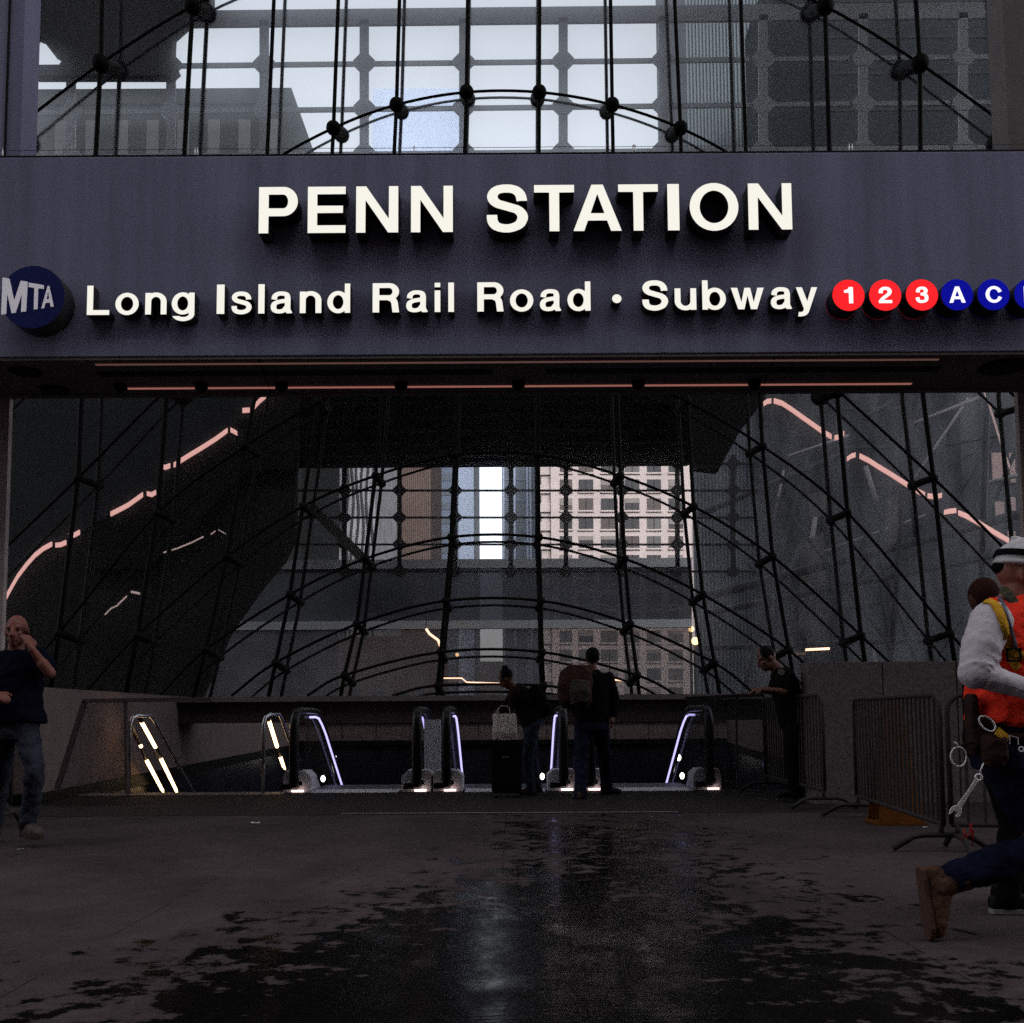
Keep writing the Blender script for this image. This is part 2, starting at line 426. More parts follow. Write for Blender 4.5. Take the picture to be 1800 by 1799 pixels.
# tall pilasters beside the upper glass
xl = P(38, 200, YF + .25).x; xr = P(1771, 200, YF + .25).x
mb = MB(); mb.box((-14, YF + .25, zt + .035), (xl, YF + .6, 24)); mb.box((xl - .17, YF + .235, zt + .036), (xl - .15, YF + .25, 24), 1); mb.build('pilaster', [m_fascia, m_black], portal)
mb = MB(); mb.box((xr, YF + .25, zt + .035), (14, YF + .6, 24)); mb.build('pilaster', m_soffit, portal)
# soffit details: the level z of the soffit underside
zs = zb - 0.03
def soffit_pt(x, y): return G(x, y, zs)
def soffit_strip(x0, x1, y, wpx, mname, m, drop=0.012):
    a = soffit_pt(x0, y - (x0 - 900) * .0062 + 0); b = soffit_pt(x1, y - (x1 - 900) * .0062)
    yy = (a.y + b.y) / 2
    w = abs(soffit_pt(900, y + wpx / 2).y - soffit_pt(900, y - wpx / 2).y)
    mb = MB(); mb.box((a.x, yy - w / 2, zs - drop), (b.x, yy + w / 2, zs - .001)); return mb.build(mname, m, portal)
soffit_strip(225, 1602, 679, 1.6, 'linear_light', m_warmline)
soffit_strip(168, 1650, 636.5, 1.4, 'linear_light', lamp_mat('soffit_line_light_dim', (1.0, 0.45, 0.35), 0.035))
soffit_strip(172, 866, 654, 9, 'recessed_slot', m_black, 0.004)
soffit_strip(960, 1652, 654, 9, 'recessed_slot', m_black, 0.004)
for x in (212, 354, 495, 705, 911, 1122, 1326):
    c = soffit_pt(x, 673 - (x - 900) * .0062); mb = MB()
    mb.tube([c + Vector((0, 0, 0.0)), c + Vector((0, 0, -.05)), c + Vector((0, .02, -.075))], [0.075, 0.07, 0.04], 14)
    mb.build('downlight', m_black, portal)
for x, y, r in ((45, 648, .16), (95, 680, .16), (1765, 650, .24)):
    c = soffit_pt(x, y - (x - 900) * .0062); mb = MB()
    mb.tube([c, c + Vector((0, 0, -.02)), c + Vector((0, 0, -.03))], [r, r, r * .8], 28); mb.build('ceiling_speaker', m_black, portal)
for x0, x1 in ((455, 476), (1362, 1385)):
    mb = MB(); mb.bar(soffit_pt(x0, 630 - (x0 - 900) * .0062) + Vector((0, 0, -.002)), soffit_pt(x1 if x0 < 900 else x0 - 22, 688 - (x0 - 900) * .0062) + Vector((0, 0, -.002)), .012, .004); mb.build('panel_joint', m_black, portal)
# low wall of dark granite with a glazed screen above, on the right of the opening
gx0 = P(1424, 1300, YB).x; gzt = P(1550, 1164, YB).z
gw = thing('granite_wall', (gx0, YB, 0), 'dark granite dado wall behind the crowd barriers right of the escalators', 'wall')
mb = MB(); mb.box((gx0, YB - .015, 0), (XR - .002, YB + .3, gzt)); mb.build('wall', m_granite, gw, bevel=.006)
for k in range(1, 3):
    xx = gx0 + (XR - gx0) * k / 3
    mb = MB(); mb.box((xx - .006, YB - .017, .01), (xx + .006, YB - .012, gzt - .01)); mb.build('joint', m_black, gw)
# bird wire line on the coping
wl = thing('wire_guard', (0, YF + .1, zt + .035), 'thin bird wire on little steel posts along top of the fascia', 'wire guard')
for x in (5, 343, 347.5, 728, 1113, 1116, 1493, 1498):
    q = P(x, 262, YF + .1); mb = MB(); mb.tube([(q.x, YF + .1, zt + .035), (q.x, YF + .1, zt + .035 + .115)], .008, 8); mb.build('post', m_steel, wl)
mb = MB(); mb.tube([(-5.5 + i * .5, YF + .1, zt + .135 - .006 * math.sin(i * 1.3) ** 2) for i in range(23)], .0028, 5); mb.build('wire', m_dsteel, wl)
# ---------------------------------------------------------------- lettering (own outlines: width 0..1, cap height 0..1)
GLYPHS = {'P':[[.001,.001,.247,.002,.251,.368,.643,.369,.696,.375,.765,.392,.817,.415,.856,.436,.922,.492,.968,.557,.992,.618,1.0,.662,.996,.732,.971,.807,.943,.851,.892,.907,.836,.946,.758,.98,.703,.994,.654,1.0,.0,.998],[.251,.538,.251,.835,.626,.836,.671,.824,.706,.799,.738,.749,.749,.707,.749,.665,.735,.612,.714,.579,.686,.554,.64,.536]],'R':[[.001,.001,.247,.002,.249,.412,.257,.419,.539,.419,.584,.414,.595,.398,.662,.382,.672,.374,.708,.307,.751,.002,.998,.002,1.0,.018,.951,.349,.915,.43,.87,.487,.929,.539,.975,.604,.997,.665,1.0,.735,.989,.782,.951,.854,.917,.893,.853,.94,.821,.958,.755,.983,.658,1.0,.0,.998],[.251,.588,.251,.835,.626,.836,.661,.83,.683,.821,.708,.804,.731,.776,.75,.726,.75,.693,.742,.665,.715,.624,.671,.594,.64,.586]],'E':[[.001,.001,.998,.002,1.0,.157,.995,.164,.257,.164,.249,.171,.251,.429,.922,.431,.93,.438,.93,.579,.925,.586,.251,.588,.25,.834,.995,.836,1.0,.843,.998,.999,.0,.998]],'N':[[.0,.001,.214,.0,.221,.004,.223,.702,.762,.002,1.0,.002,1.0,.999,.786,1.0,.779,.996,.777,.298,.238,.998,.0,.998]],'T':[[.379,.001,.615,.0,.623,.004,.625,.834,1.0,.838,1.0,.999,.0,.998,.001,.838,.369,.836,.377,.832]],'A':[[.0,.001,.22,.001,.296,.218,.305,.225,.698,.224,.779,.001,1.0,.002,.618,.999,.38,.998,.009,.032],[.356,.382,.49,.774,.499,.793,.502,.793,.644,.385,.637,.381]],'I':[[.008,.001,.967,.0,.999,.004,1.0,.993,.98,1.0,.032,1.0,.0,.996]],'L':[[.002,.001,.99,.0,1.0,.004,1.0,.157,.994,.164,.275,.166,.274,.993,.268,1.0,.009,1.0,.0,.996]],'O':[[.122,.162,.194,.092,.255,.051,.298,.029,.356,.006,.454,-.014,.546,-.014,.644,.006,.702,.029,.75,.054,.835,.117,.903,.195,.938,.251,.957,.29,.981,.357,.992,.404,1.0,.468,1.0,.529,.995,.579,.97,.676,.938,.749,.881,.835,.819,.897,.745,.949,.702,.971,.644,.994,.546,1.014,.454,1.014,.356,.994,.298,.971,.25,.946,.165,.883,.097,.805,.062,.749,.043,.71,.019,.643,.008,.596,.0,.532,.0,.471,.005,.421,.03,.324,.062,.251],[.311,.231,.271,.279,.236,.343,.218,.396,.206,.454,.204,.51,.214,.59,.234,.651,.26,.704,.294,.751,.329,.786,.377,.819,.422,.838,.478,.85,.522,.85,.586,.835,.642,.808,.687,.772,.729,.721,.766,.651,.786,.59,.796,.51,.794,.454,.772,.362,.74,.296,.706,.249,.657,.204,.612,.176,.541,.153,.478,.15,.422,.162,.358,.192]],'C':[[.145,.143,.195,.097,.241,.065,.345,.015,.45,-.011,.565,-.014,.661,.004,.73,.028,.821,.079,.899,.146,.956,.218,.991,.279,.999,.304,.805,.385,.799,.379,.768,.307,.736,.259,.692,.214,.643,.181,.614,.167,.562,.153,.502,.15,.452,.159,.392,.184,.348,.214,.318,.243,.273,.307,.241,.382,.229,.435,.223,.49,.226,.546,.241,.618,.261,.671,.284,.712,.318,.757,.363,.797,.398,.819,.452,.841,.499,.85,.562,.847,.614,.833,.675,.799,.723,.757,.757,.712,.78,.671,.802,.616,.996,.692,1.0,.699,.994,.715,.956,.782,.916,.835,.866,.886,.799,.935,.695,.985,.591,1.011,.476,1.014,.38,.996,.311,.972,.22,.921,.142,.854,.085,.782,.036,.687,.006,.582,.0,.532,.0,.468,.012,.387,.047,.285,.085,.218]],'S':[[.103,.085,.137,.06,.185,.034,.279,.004,.407,-.017,.454,-.019,.545,-.017,.605,-.008,.696,.012,.814,.054,.869,.085,.913,.121,.945,.16,.989,.243,1.0,.29,1.0,.326,.979,.393,.959,.426,.904,.486,.851,.524,.77,.563,.336,.676,.288,.704,.267,.737,.267,.771,.282,.796,.306,.817,.329,.827,.427,.842,.561,.839,.632,.821,.662,.803,.686,.78,.707,.751,.73,.649,.807,.661,.978,.662,.98,.676,.959,.774,.925,.843,.866,.907,.827,.936,.78,.963,.716,.988,.609,1.011,.545,1.017,.417,1.017,.35,1.011,.252,.994,.185,.971,.121,.936,.06,.879,.023,.815,.012,.768,.012,.735,.023,.69,.046,.646,.076,.61,.111,.578,.185,.534,.252,.509,.659,.405,.686,.392,.721,.362,.745,.321,.744,.293,.737,.271,.717,.235,.696,.212,.642,.187,.585,.17,.524,.158,.457,.156,.356,.17,.316,.184,.294,.199,.264,.249,.254,.351,.249,.362,.0,.36,.005,.268,.019,.201,.056,.135]],'s':[[.08,.076,.122,.047,.166,.026,.25,.001,.394,-.019,.518,-.022,.646,-.008,.766,.017,.858,.051,.924,.093,.975,.151,.991,.182,1.0,.218,.996,.254,.983,.285,.963,.312,.924,.349,.858,.388,.778,.419,.694,.438,.342,.504,.294,.522,.272,.546,.272,.56,.282,.574,.305,.59,.33,.599,.434,.611,.566,.608,.63,.597,.684,.568,.707,.543,.726,.473,.818,.486,.974,.486,.98,.496,.968,.543,.943,.601,.91,.638,.866,.672,.77,.719,.698,.738,.554,.755,.418,.756,.314,.747,.218,.73,.146,.705,.076,.662,.045,.632,.025,.599,.016,.571,.016,.535,.025,.507,.045,.476,.072,.449,.118,.417,.162,.395,.25,.367,.666,.288,.722,.258,.743,.232,.723,.188,.694,.162,.642,.145,.558,.129,.458,.122,.354,.134,.314,.145,.294,.156,.271,.185,.264,.251,.254,.269,.202,.264,.006,.264,.0,.257,.021,.151,.037,.121]],'o':[[.132,.11,.197,.065,.29,.023,.368,.001,.45,-.011,.55,-.011,.642,.004,.703,.02,.753,.04,.828,.081,.886,.126,.946,.196,.981,.265,1.0,.346,.996,.415,.971,.496,.935,.554,.879,.615,.835,.65,.786,.679,.706,.713,.61,.738,.532,.747,.464,.747,.361,.733,.301,.716,.244,.694,.169,.653,.1,.596,.054,.54,.015,.462,.0,.396,.004,.315,.029,.237,.072,.171],[.343,.175,.31,.201,.278,.237,.246,.304,.239,.335,.239,.401,.264,.474,.286,.507,.317,.54,.36,.571,.404,.591,.464,.605,.5,.608,.539,.605,.603,.588,.644,.568,.68,.543,.718,.501,.746,.451,.761,.396,.762,.34,.75,.293,.736,.262,.699,.212,.653,.172,.625,.156,.561,.134,.518,.128,.454,.131,.397,.147]],'b':[[.002,.002,.233,.0,.239,.007,.239,.062,.244,.065,.292,.04,.355,.015,.458,-.008,.575,-.011,.686,.009,.789,.051,.822,.07,.875,.11,.944,.188,.981,.26,.992,.299,1.0,.349,.996,.418,.977,.485,.955,.529,.922,.576,.867,.632,.833,.658,.77,.694,.702,.721,.66,.733,.561,.747,.498,.747,.447,.742,.377,.727,.307,.702,.241,.67,.239,.993,.233,1.0,.009,1.0,.0,.996],[.402,.167,.35,.215,.321,.262,.305,.304,.298,.34,.298,.393,.317,.465,.346,.515,.369,.541,.395,.564,.432,.585,.498,.605,.531,.607,.579,.602,.627,.585,.665,.562,.712,.515,.73,.487,.749,.446,.761,.393,.761,.34,.745,.279,.708,.215,.68,.185,.635,.154,.594,.137,.546,.128,.494,.131,.443,.145]],'d':[[.122,.112,.179,.07,.245,.034,.315,.009,.4,-.008,.514,-.011,.58,-.002,.676,.026,.757,.066,.762,.062,.762,.007,.768,.0,1.0,.002,.999,.999,.764,.998,.761,.67,.657,.716,.587,.735,.503,.747,.407,.744,.319,.727,.241,.699,.171,.661,.098,.599,.054,.546,.019,.476,.0,.396,.0,.34,.016,.268,.045,.204,.078,.157],[.348,.164,.317,.188,.285,.224,.259,.268,.248,.299,.24,.335,.239,.396,.255,.457,.292,.521,.324,.554,.362,.579,.411,.599,.44,.605,.47,.608,.517,.602,.584,.577,.624,.547,.647,.524,.677,.479,.692,.44,.703,.385,.7,.324,.688,.282,.658,.226,.621,.184,.596,.165,.543,.14,.488,.128,.455,.128,.407,.137]],'n':[[.001,.001,.27,.002,.276,.471,.31,.526,.352,.561,.413,.588,.479,.6,.548,.596,.593,.585,.627,.571,.676,.538,.717,.482,.726,.449,.728,.002,.998,.002,1.0,.446,.996,.474,.97,.538,.938,.585,.898,.624,.847,.661,.777,.696,.716,.719,.65,.735,.573,.747,.536,.75,.425,.747,.348,.735,.278,.718,.27,.734,.262,.736,.0,.734]],'u':[[.11,.104,.165,.067,.247,.029,.309,.009,.415,-.011,.558,-.014,.644,-.002,.722,.017,.73,.002,.738,.0,1.0,.002,.999,.735,.73,.734,.724,.268,.707,.232,.663,.185,.611,.156,.579,.145,.53,.136,.468,.136,.431,.142,.382,.159,.317,.203,.283,.251,.274,.282,.272,.734,.002,.734,.0,.279,.013,.229,.038,.182,.07,.14]],'g':[[.083,-.115,.157,-.163,.258,-.202,.383,-.228,.523,-.236,.655,-.225,.779,-.196,.863,-.163,.939,-.113,.976,-.071,.991,-.04,1.0,-.001,.998,.735,.76,.736,.755,.732,.755,.687,.749,.684,.666,.719,.572,.741,.511,.747,.417,.744,.326,.727,.247,.699,.175,.661,.113,.612,.056,.546,.02,.476,.0,.396,.0,.34,.008,.296,.031,.232,.069,.171,.119,.117,.183,.07,.251,.034,.357,.001,.436,-.011,.557,-.008,.67,.017,.749,.05,.754,.049,.754,.035,.745,.026,.755,-.001,.742,-.029,.716,-.051,.655,-.077,.598,-.089,.553,-.094,.466,-.094,.387,-.083,.319,-.061,.047,-.061,.041,-.065,.044,-.074],[.357,.164,.325,.188,.292,.224,.265,.268,.254,.299,.245,.335,.245,.396,.261,.457,.299,.521,.332,.554,.371,.579,.421,.599,.451,.605,.481,.608,.53,.602,.598,.577,.64,.547,.663,.524,.693,.479,.709,.44,.721,.385,.717,.324,.705,.282,.675,.226,.636,.184,.611,.165,.557,.14,.5,.128,.466,.128,.417,.137]],'l':[[.008,.001,.963,.0,.999,.004,1.0,.993,.978,1.0,.036,1.0,.0,.996]],'i':[[.008,.001,.963,.0,.999,.004,1.0,.729,.978,.736,.036,.736,.0,.732],[.008,.846,.99,.846,.993,.998,.008,.999]],'a':[[.084,.065,.135,.037,.195,.017,.279,.003,.343,-.003,.432,-.003,.54,.008,.641,.031,.693,.052,.732,.004,.741,.0,.946,.0,.999,.021,1.0,.026,.953,.082,.921,.132,.908,.168,.916,.493,.904,.568,.871,.643,.847,.668,.805,.697,.741,.721,.641,.739,.504,.747,.376,.744,.311,.735,.223,.71,.147,.675,.093,.638,.061,.601,.044,.562,.032,.493,.035,.487,.046,.484,.283,.455,.293,.482,.301,.549,.313,.565,.347,.585,.392,.602,.46,.608,.576,.603,.63,.593,.639,.579,.654,.504,.649,.498,.629,.495,.408,.472,.283,.451,.139,.408,.076,.374,.033,.329,.013,.293,.0,.251,.0,.193,.025,.129,.053,.093],[.291,.145,.274,.165,.257,.215,.269,.274,.283,.293,.315,.308,.416,.333,.5,.344,.649,.357,.65,.26,.54,.161,.5,.145,.432,.133,.347,.133]],'w':[[.215,.002,.401,.002,.5,.469,.507,.451,.598,.002,.784,.002,1.0,.735,.806,.734,.689,.248,.682,.265,.587,.735,.412,.734,.314,.248,.308,.26,.195,.732,.188,.736,.0,.735]],'y':[[.077,-.249,.112,-.258,.181,-.261,.356,-.241,.411,-.227,.465,-.205,.54,-.151,.571,-.115,.606,-.06,1.0,.735,.725,.734,.519,.259,.282,.735,.0,.735,.356,-.004,.314,-.076,.29,-.094,.248,-.103,.17,-.111,.115,-.102]],'1':[[.547,.001,.986,.0,.999,.004,1.0,.993,.991,1.0,.546,1.0,.415,.871,.008,.802,.0,.796,.004,.662,.529,.661,.543,.657]],'2':[[.001,.001,.998,.002,1.0,.168,.994,.175,.414,.175,.38,.185,.408,.215,.481,.267,.799,.453,.867,.497,.923,.549,.971,.615,.992,.676,.992,.735,.963,.812,.935,.854,.881,.91,.851,.93,.795,.958,.7,.985,.584,1.003,.457,1.006,.354,.994,.266,.974,.182,.94,.109,.893,.059,.843,.035,.81,.014,.757,.006,.66,.006,.632,.012,.628,.301,.612,.308,.624,.312,.74,.325,.765,.348,.79,.384,.815,.417,.827,.453,.833,.485,.836,.549,.833,.612,.821,.64,.811,.681,.754,.694,.718,.694,.699,.673,.646,.626,.599,.445,.494,.213,.351,.161,.312,.114,.268,.052,.177,.0,.173]],'3':[[.101,.096,.166,.054,.247,.023,.375,.0,.515,-.003,.682,.02,.79,.048,.874,.083,.916,.112,.943,.14,.983,.21,.996,.254,1.0,.279,.996,.379,.983,.421,.943,.49,.912,.521,.846,.562,.899,.612,.935,.665,.956,.721,.956,.779,.935,.832,.903,.876,.858,.919,.79,.958,.714,.98,.623,.994,.523,1.003,.395,1.0,.315,.985,.227,.955,.139,.908,.086,.862,.05,.799,.034,.726,.031,.676,.291,.645,.306,.646,.313,.657,.334,.782,.353,.801,.382,.818,.427,.838,.467,.844,.579,.836,.615,.83,.634,.822,.659,.788,.672,.749,.659,.71,.628,.665,.576,.643,.507,.626,.423,.622,.393,.615,.401,.465,.435,.458,.535,.461,.666,.435,.682,.427,.691,.415,.712,.349,.712,.282,.691,.215,.68,.201,.631,.181,.583,.17,.463,.156,.399,.161,.363,.17,.337,.185,.318,.204,.293,.243,.285,.338,.278,.351,.0,.326,.002,.265,.015,.207,.046,.151]],'M':[[.0,.001,.191,.0,.198,.004,.199,.611,.419,.004,.428,.0,.572,.0,.581,.004,.801,.611,.802,.004,.809,.0,1.0,.002,1.0,.999,.727,.998,.501,.366,.495,.374,.273,.998,.0,.998]],'.':[[.129,.299,.282,.265,.449,.25,.616,.254,.718,.265,.829,.286,.942,.329,1.0,.385,.989,.435,.952,.465,.88,.499,.736,.533,.551,.55,.384,.546,.282,.535,.171,.514,.058,.471,.0,.415,.011,.365,.058,.329]]}
AX, AZ = Vector((1, 0, 0)), Vector((0, 0, 1))
def glyph_mesh(ch, place, depth, mats, name, parent, back=None, solid=True):
    """flat letter front at place(u, v), returns carried back by depth along +Y; material 0 front, 1 returns"""
    bm = bmesh.new()
    edges = []
    for loop in GLYPHS[ch]:
        vs = [bm.verts.new(place(loop[i], loop[i + 1])) for i in range(0, len(loop), 2)]
        edges += [bm.edges.new((vs[i], vs[(i + 1) % len(vs)])) for i in range(len(vs))]
    bmesh.ops.triangle_fill(bm, use_beauty=True, use_dissolve=True, edges=edges)
    front = bm.faces[:]
    r = bmesh.ops.extrude_face_region(bm, geom=front)
    moved = [g for g in r['geom'] if isinstance(g, bmesh.types.BMVert)]
    new = [g for g in r['geom'] if isinstance(g, bmesh.types.BMFace)]
    bmesh.ops.translate(bm, verts=moved, vec=(0, depth, 0))
    bm.faces.ensure_lookup_table()
    bmesh.ops.recalc_face_normals(bm, faces=bm.faces[:])
    ymin = min(v.co.y for v in bm.verts)
    org = world_org(parent)
    for f in bm.faces:
        f.material_index = 0 if all(abs(v.co.y - ymin) < 1e-5 for v in f.verts) else 1
    for v in bm.verts: v.co -= org
    me = bpy.data.meshes.new(name); bm.to_mesh(me); bm.free()
    for m in mats: me.materials.append(m)
    o = bpy.data.objects.new(name, me); COL.objects.link(o); o.parent = parent; ORG[o.name] = org
    return o
m_return = mat('letter_return_dark', (0.035, 0.032, 0.034), 0.5)

def letter_row(parent, items, ytop, ybase, xref, slope, Yf, depth, mats):
    for ch, x0, x1 in items:
        xc = (x0 + x1) / 2
        base = P(xc, ybase - (xc - xref) * slope, Yf); top = P(xc, ytop - (xc - xref) * slope, Yf)
        H = top.z - base.z
        xa = P(x0, (ytop + ybase) / 2, Yf).x; xb = P(x1, (ytop + ybase) / 2, Yf).x
        glyph_mesh(ch, lambda u, v: (xa + u * (xb - xa), Yf, base.z + v * H), depth, mats, 'letter', parent)

SL = 0.0075
s1 = thing('station_name_sign', (P(920, 410, 9.75).x, 9.75, P(920, 410, 9.75).z), 'big lit white block letters reading PENN STATION', 'sign')
letter_row(s1, [('P', 455, 523.5), ('E', 541, 607.5), ('N', 626, 700), ('N', 722.5, 796), ('S', 855.5, 928), ('T', 939, 1009.5), ('A', 1008, 1092.5),
                ('T', 1087, 1157), ('I', 1173.5, 1194), ('O', 1212.5, 1298), ('N', 1315.5, 1392)], 329.5, 411, 490, SL, 9.88, YF - 9.88 + .002, [m_white_lit, m_return])
s2 = thing('railroad_name_sign', (P(800, 550, 9.85).x, 9.85, P(800, 550, 9.85).z), 'smaller lit letters reading Long Island Rail Road and Subway', 'sign')
letter_row(s2, [('L', 153, 192.5), ('o', 203, 244), ('n', 255.5, 293), ('g', 302, 342), ('I', 381, 394.5), ('s', 407, 442.5), ('l', 454, 465), ('a', 476, 514),
                ('n', 527, 565), ('d', 575.5, 615.5), ('R', 655, 701.5), ('a', 714, 752), ('i', 764, 774), ('l', 788, 798), ('R', 839, 885), ('o', 896.5, 937.5),
                ('a', 949, 986.5), ('d', 997.5, 1038), ('.', 1076, 1092.5), ('S', 1129, 1174.5), ('u', 1186, 1224), ('b', 1234.5, 1276), ('w', 1285, 1343), ('a', 1355, 1392), ('y', 1399.5, 1437)],
           503, 554.5, 170, 0.0087, 9.96, YF - 9.96 + .002, [m_white_lit, m_return])
# round transit emblem with slanted lettering
m_navy = mat('emblem_navy_enamel', (0.004, 0.008, 0.10), 0.5, var=0.08, scale=4)
m_embl = mat('emblem_white_vinyl', (0.85, 0.8, 0.86), 0.6, emit=(1.0, 0.95, 1.05), estr=0.06)  # weak glow added to brighten the letters
ec = P(57, 523, 9.86); er = (P(114, 523, 9.86).x - P(1, 523, 9.86).x) / 2
em = thing('transit_emblem', (ec.x, 9.86, ec.z), 'round navy emblem disc with slanting white MTA letters', 'emblem')
mb = MB(); mb.disc(ec, AX, AZ, er, Vector((0, YF - 9.862, 0)), 56, 0, 1); mb.build('disc', [m_navy, m_return], em)
def emblem_letter(ch, quad):
    """quad: four photo corners (bottom left, bottom right, top right, top left)"""
    q = [P(x, y, 9.86) for x, y in quad]
    glyph_mesh(ch, lambda u, v: (lambda p: (p.x, 9.853, p.z))((q[0] * (1 - u) + q[1] * u) * (1 - v) + (q[3] * (1 - u) + q[2] * u) * v), .012, [m_embl, m_embl], 'letter', em)
emblem_letter('M', [(2.5, 554), (46, 548.5), (49, 496.5), (5, 489)])
emblem_letter('T', [(50, 546.5), (76, 543), (77.5, 502.5), (51, 498)])
emblem_letter('A', [(73, 543.5), (94.5, 540), (91, 504.5), (80, 503)])
# route bullets
m_red = mat('bullet_red_lit', (0.5, 0.01, 0.012), 0.5, spec=0.1, emit=(1.0, 0.016, 0.022), estr=0.4)
m_blue = mat('bullet_blue_lit', (0.003, 0.004, 0.16), 0.5, spec=0.1, emit=(0.001, 0.002, 0.27), estr=0.4)
m_num = lamp_mat('bullet_numeral_lit', (1, 0.97, 0.97), 0.42)
for ch, x, m, col, w, lab in (('1', 1491.5, m_red, 'red', 15.5, 'red round route sign bearing a white numeral 1'), ('2', 1556, m_red, 'red', 23, 'red round route sign bearing a white numeral 2'),
                         ('3', 1620.5, m_red, 'red', 22, 'red round route sign bearing a white numeral 3'), ('A', 1682.5, m_blue, 'blue', 28, 'blue round route sign bearing a white letter A'),
                         ('C', 1746.5, m_blue, 'blue', 28, 'blue round route sign bearing a white letter C'), ('E', 1811, m_blue, 'blue', 22, 'blue round route sign bearing a white letter E, cut off by the frame edge')):
    y = 520 - (x - 1491) * .0055
    c = P(x, y, 9.88); rad = P(x + 28.2, y, 9.88).x - c.x
    rb = thing('route_bullet', (c.x, 9.88, c.z), lab, 'route sign', 'round route signs at the end of the fascia')
    mb = MB(); mb.disc(c, AX, AZ, rad, Vector((0, YF - 9.882, 0)), 48, 0, 1); mb.build('disc', [m, m_return], rb)
    k = rad * 28.8 / 56.4 * 2 / 2; sc_ = rad / 28.2
    glyph_mesh(ch, lambda u, v: (c.x + (u - .5) * w * sc_, 9.874, c.z + (v - .5) * 29 * sc_), .012, [m_num, m_num], 'numeral', rb)
# ---------------------------------------------------------------- cable net glass wall behind the opening
VT = {  # upright cables: (photo row, photo column) down each
 -1: [(-60, 35), (250, 8), (690, -25), (1120, -75)],
 0: [(-60, 180), (110, 177), (260, 169), (697, 143), (843, 137), (1117, 103), (1235, 85)],
 1: [(-60, 342), (20, 338), (270, 324), (697, 293), (900, 277), (1123, 240), (1235, 218)],
 2: [(-60, 484), (200, 473), (690, 450), (790, 430), (985, 398), (1143, 361), (1235, 338)],
 3: [(-60, 597), (230, 586), (710, 560), (893, 532), (1050, 509), (1167, 484), (1235, 470)],
 4: [(-60, 704), (185, 697), (700, 672), (838, 660), (983, 642), (1098, 627), (1190, 605), (1235, 597)],
 5: [(-60, 823), (165, 820), (690, 805), (945, 793), (1060, 783), (1145, 775), (1235, 767)],
 6: [(-60, 949), (160, 948), (690, 946), (945, 947), (1057, 951), (1150, 953), (1235, 957)],
 7: [(-60, 1072), (185, 1076), (690, 1085), (836, 1090), (983, 1098), (1098, 1108), (1188, 1120), (1235, 1125)],
 8: [(-60, 1183), (222, 1196), (705, 1208), (890, 1219), (1044, 1235), (1162, 1255), (1235, 1268)],
 9: [(-60, 1300), (265, 1311), (783, 1340), (980, 1358), (1140, 1386), (1235, 1402)],
 10: [(-60, 1444), (12, 1450), (690, 1471), (905, 1490), (1113, 1513), (1235, 1530)],
 11: [(-60, 1606), (110, 1617), (690, 1622), (841, 1641), (1112, 1670), (1235, 1690)],
 12: [(-60, 1775), (230, 1795), (690, 1800), (1000, 1830), (1235, 1860)],
}
ROWS = [  # arched cables: photo row at the cables 0.5, 1.5 .. 6.5 steps from the middle
 [-110, -100, -80, -45, 12, 113, 240],
 [163, 185, 226, 290, 395, 545, 715],
 [400, 425, 472, 548, 685, 841, 1035],
 [620, 650, 707, 785, 902, 1114, 1330],
 [800, 837, 891, 979, 1118, 1300],
 [945, 983, 1046, 1143, 1300],
 [1057, 1098, 1166, 1285],
 [1147, 1188, 1265],
 [1206, 1245],
]
def net_depth(x, y):
    u = (x - 875) / 900.0
    return 17.9 - 1.0 * u * u - 0.3 * (900 - y) / 1000.0
def net_pt(x, y): return P(x, y, net_depth(x, y))
def net_back(x, y):
    """second layer: about 0.85 m behind, carried on a strut at each crossing"""
    dy = 12.0 if y < 690 else 13.0
    xb, yb = x + (880 - x) * 0.048, y + dy
    return P(xb, yb, net_depth(x, y) + 0.85)
YBOT = 1224
net = thing('cable_net_wall', P(875, 1224, 17.9), 'tall glass wall hung on a net of dark cables with round clamps', 'glass wall')
def vx(j, y): return lerp(VT[j], y)
def upright_pts(j, f):
    ys = [-80 + (YBOT + 8 + 80) * i / 44 for i in range(45)]
    # straight runs between crossings: use the table's knots
    ys = sorted(set([-80] + [k[0] for k in VT[j] if -60 <= k[0] < YBOT] + [YBOT + 6]))
    return [f(vx(j, y), y) for y in ys]
for j in sorted(VT):
    big = 0.042 if j in (0, 1, 10, 11, -1, 12) else 0.035
    mb = MB(); mb.tube(upright_pts(j, net_pt), big, 7); mb.build('upright_cable', m_cable, net)
    mb = MB(); mb.tube(upright_pts(j, net_back), big * .95, 7); mb.build('upright_cable', m_cable, net)
nodes = []
def smooth_path(p, n=6):
    if len(p) < 3: return p
    q = [p[0] * 2 - p[1]] + p + [p[-1] * 2 - p[-2]]; o = []
    for i in range(1, len(q) - 2):
        a, b, c, d = q[i - 1:i + 3]
        for k in range(n):
            t = k / n; o.append(.5 * ((2 * b) + (c - a) * t + (2 * a - 5 * b + 4 * c - d) * t * t + (3 * b - a - 3 * c + d) * t ** 3))
    return o + [p[-1]]
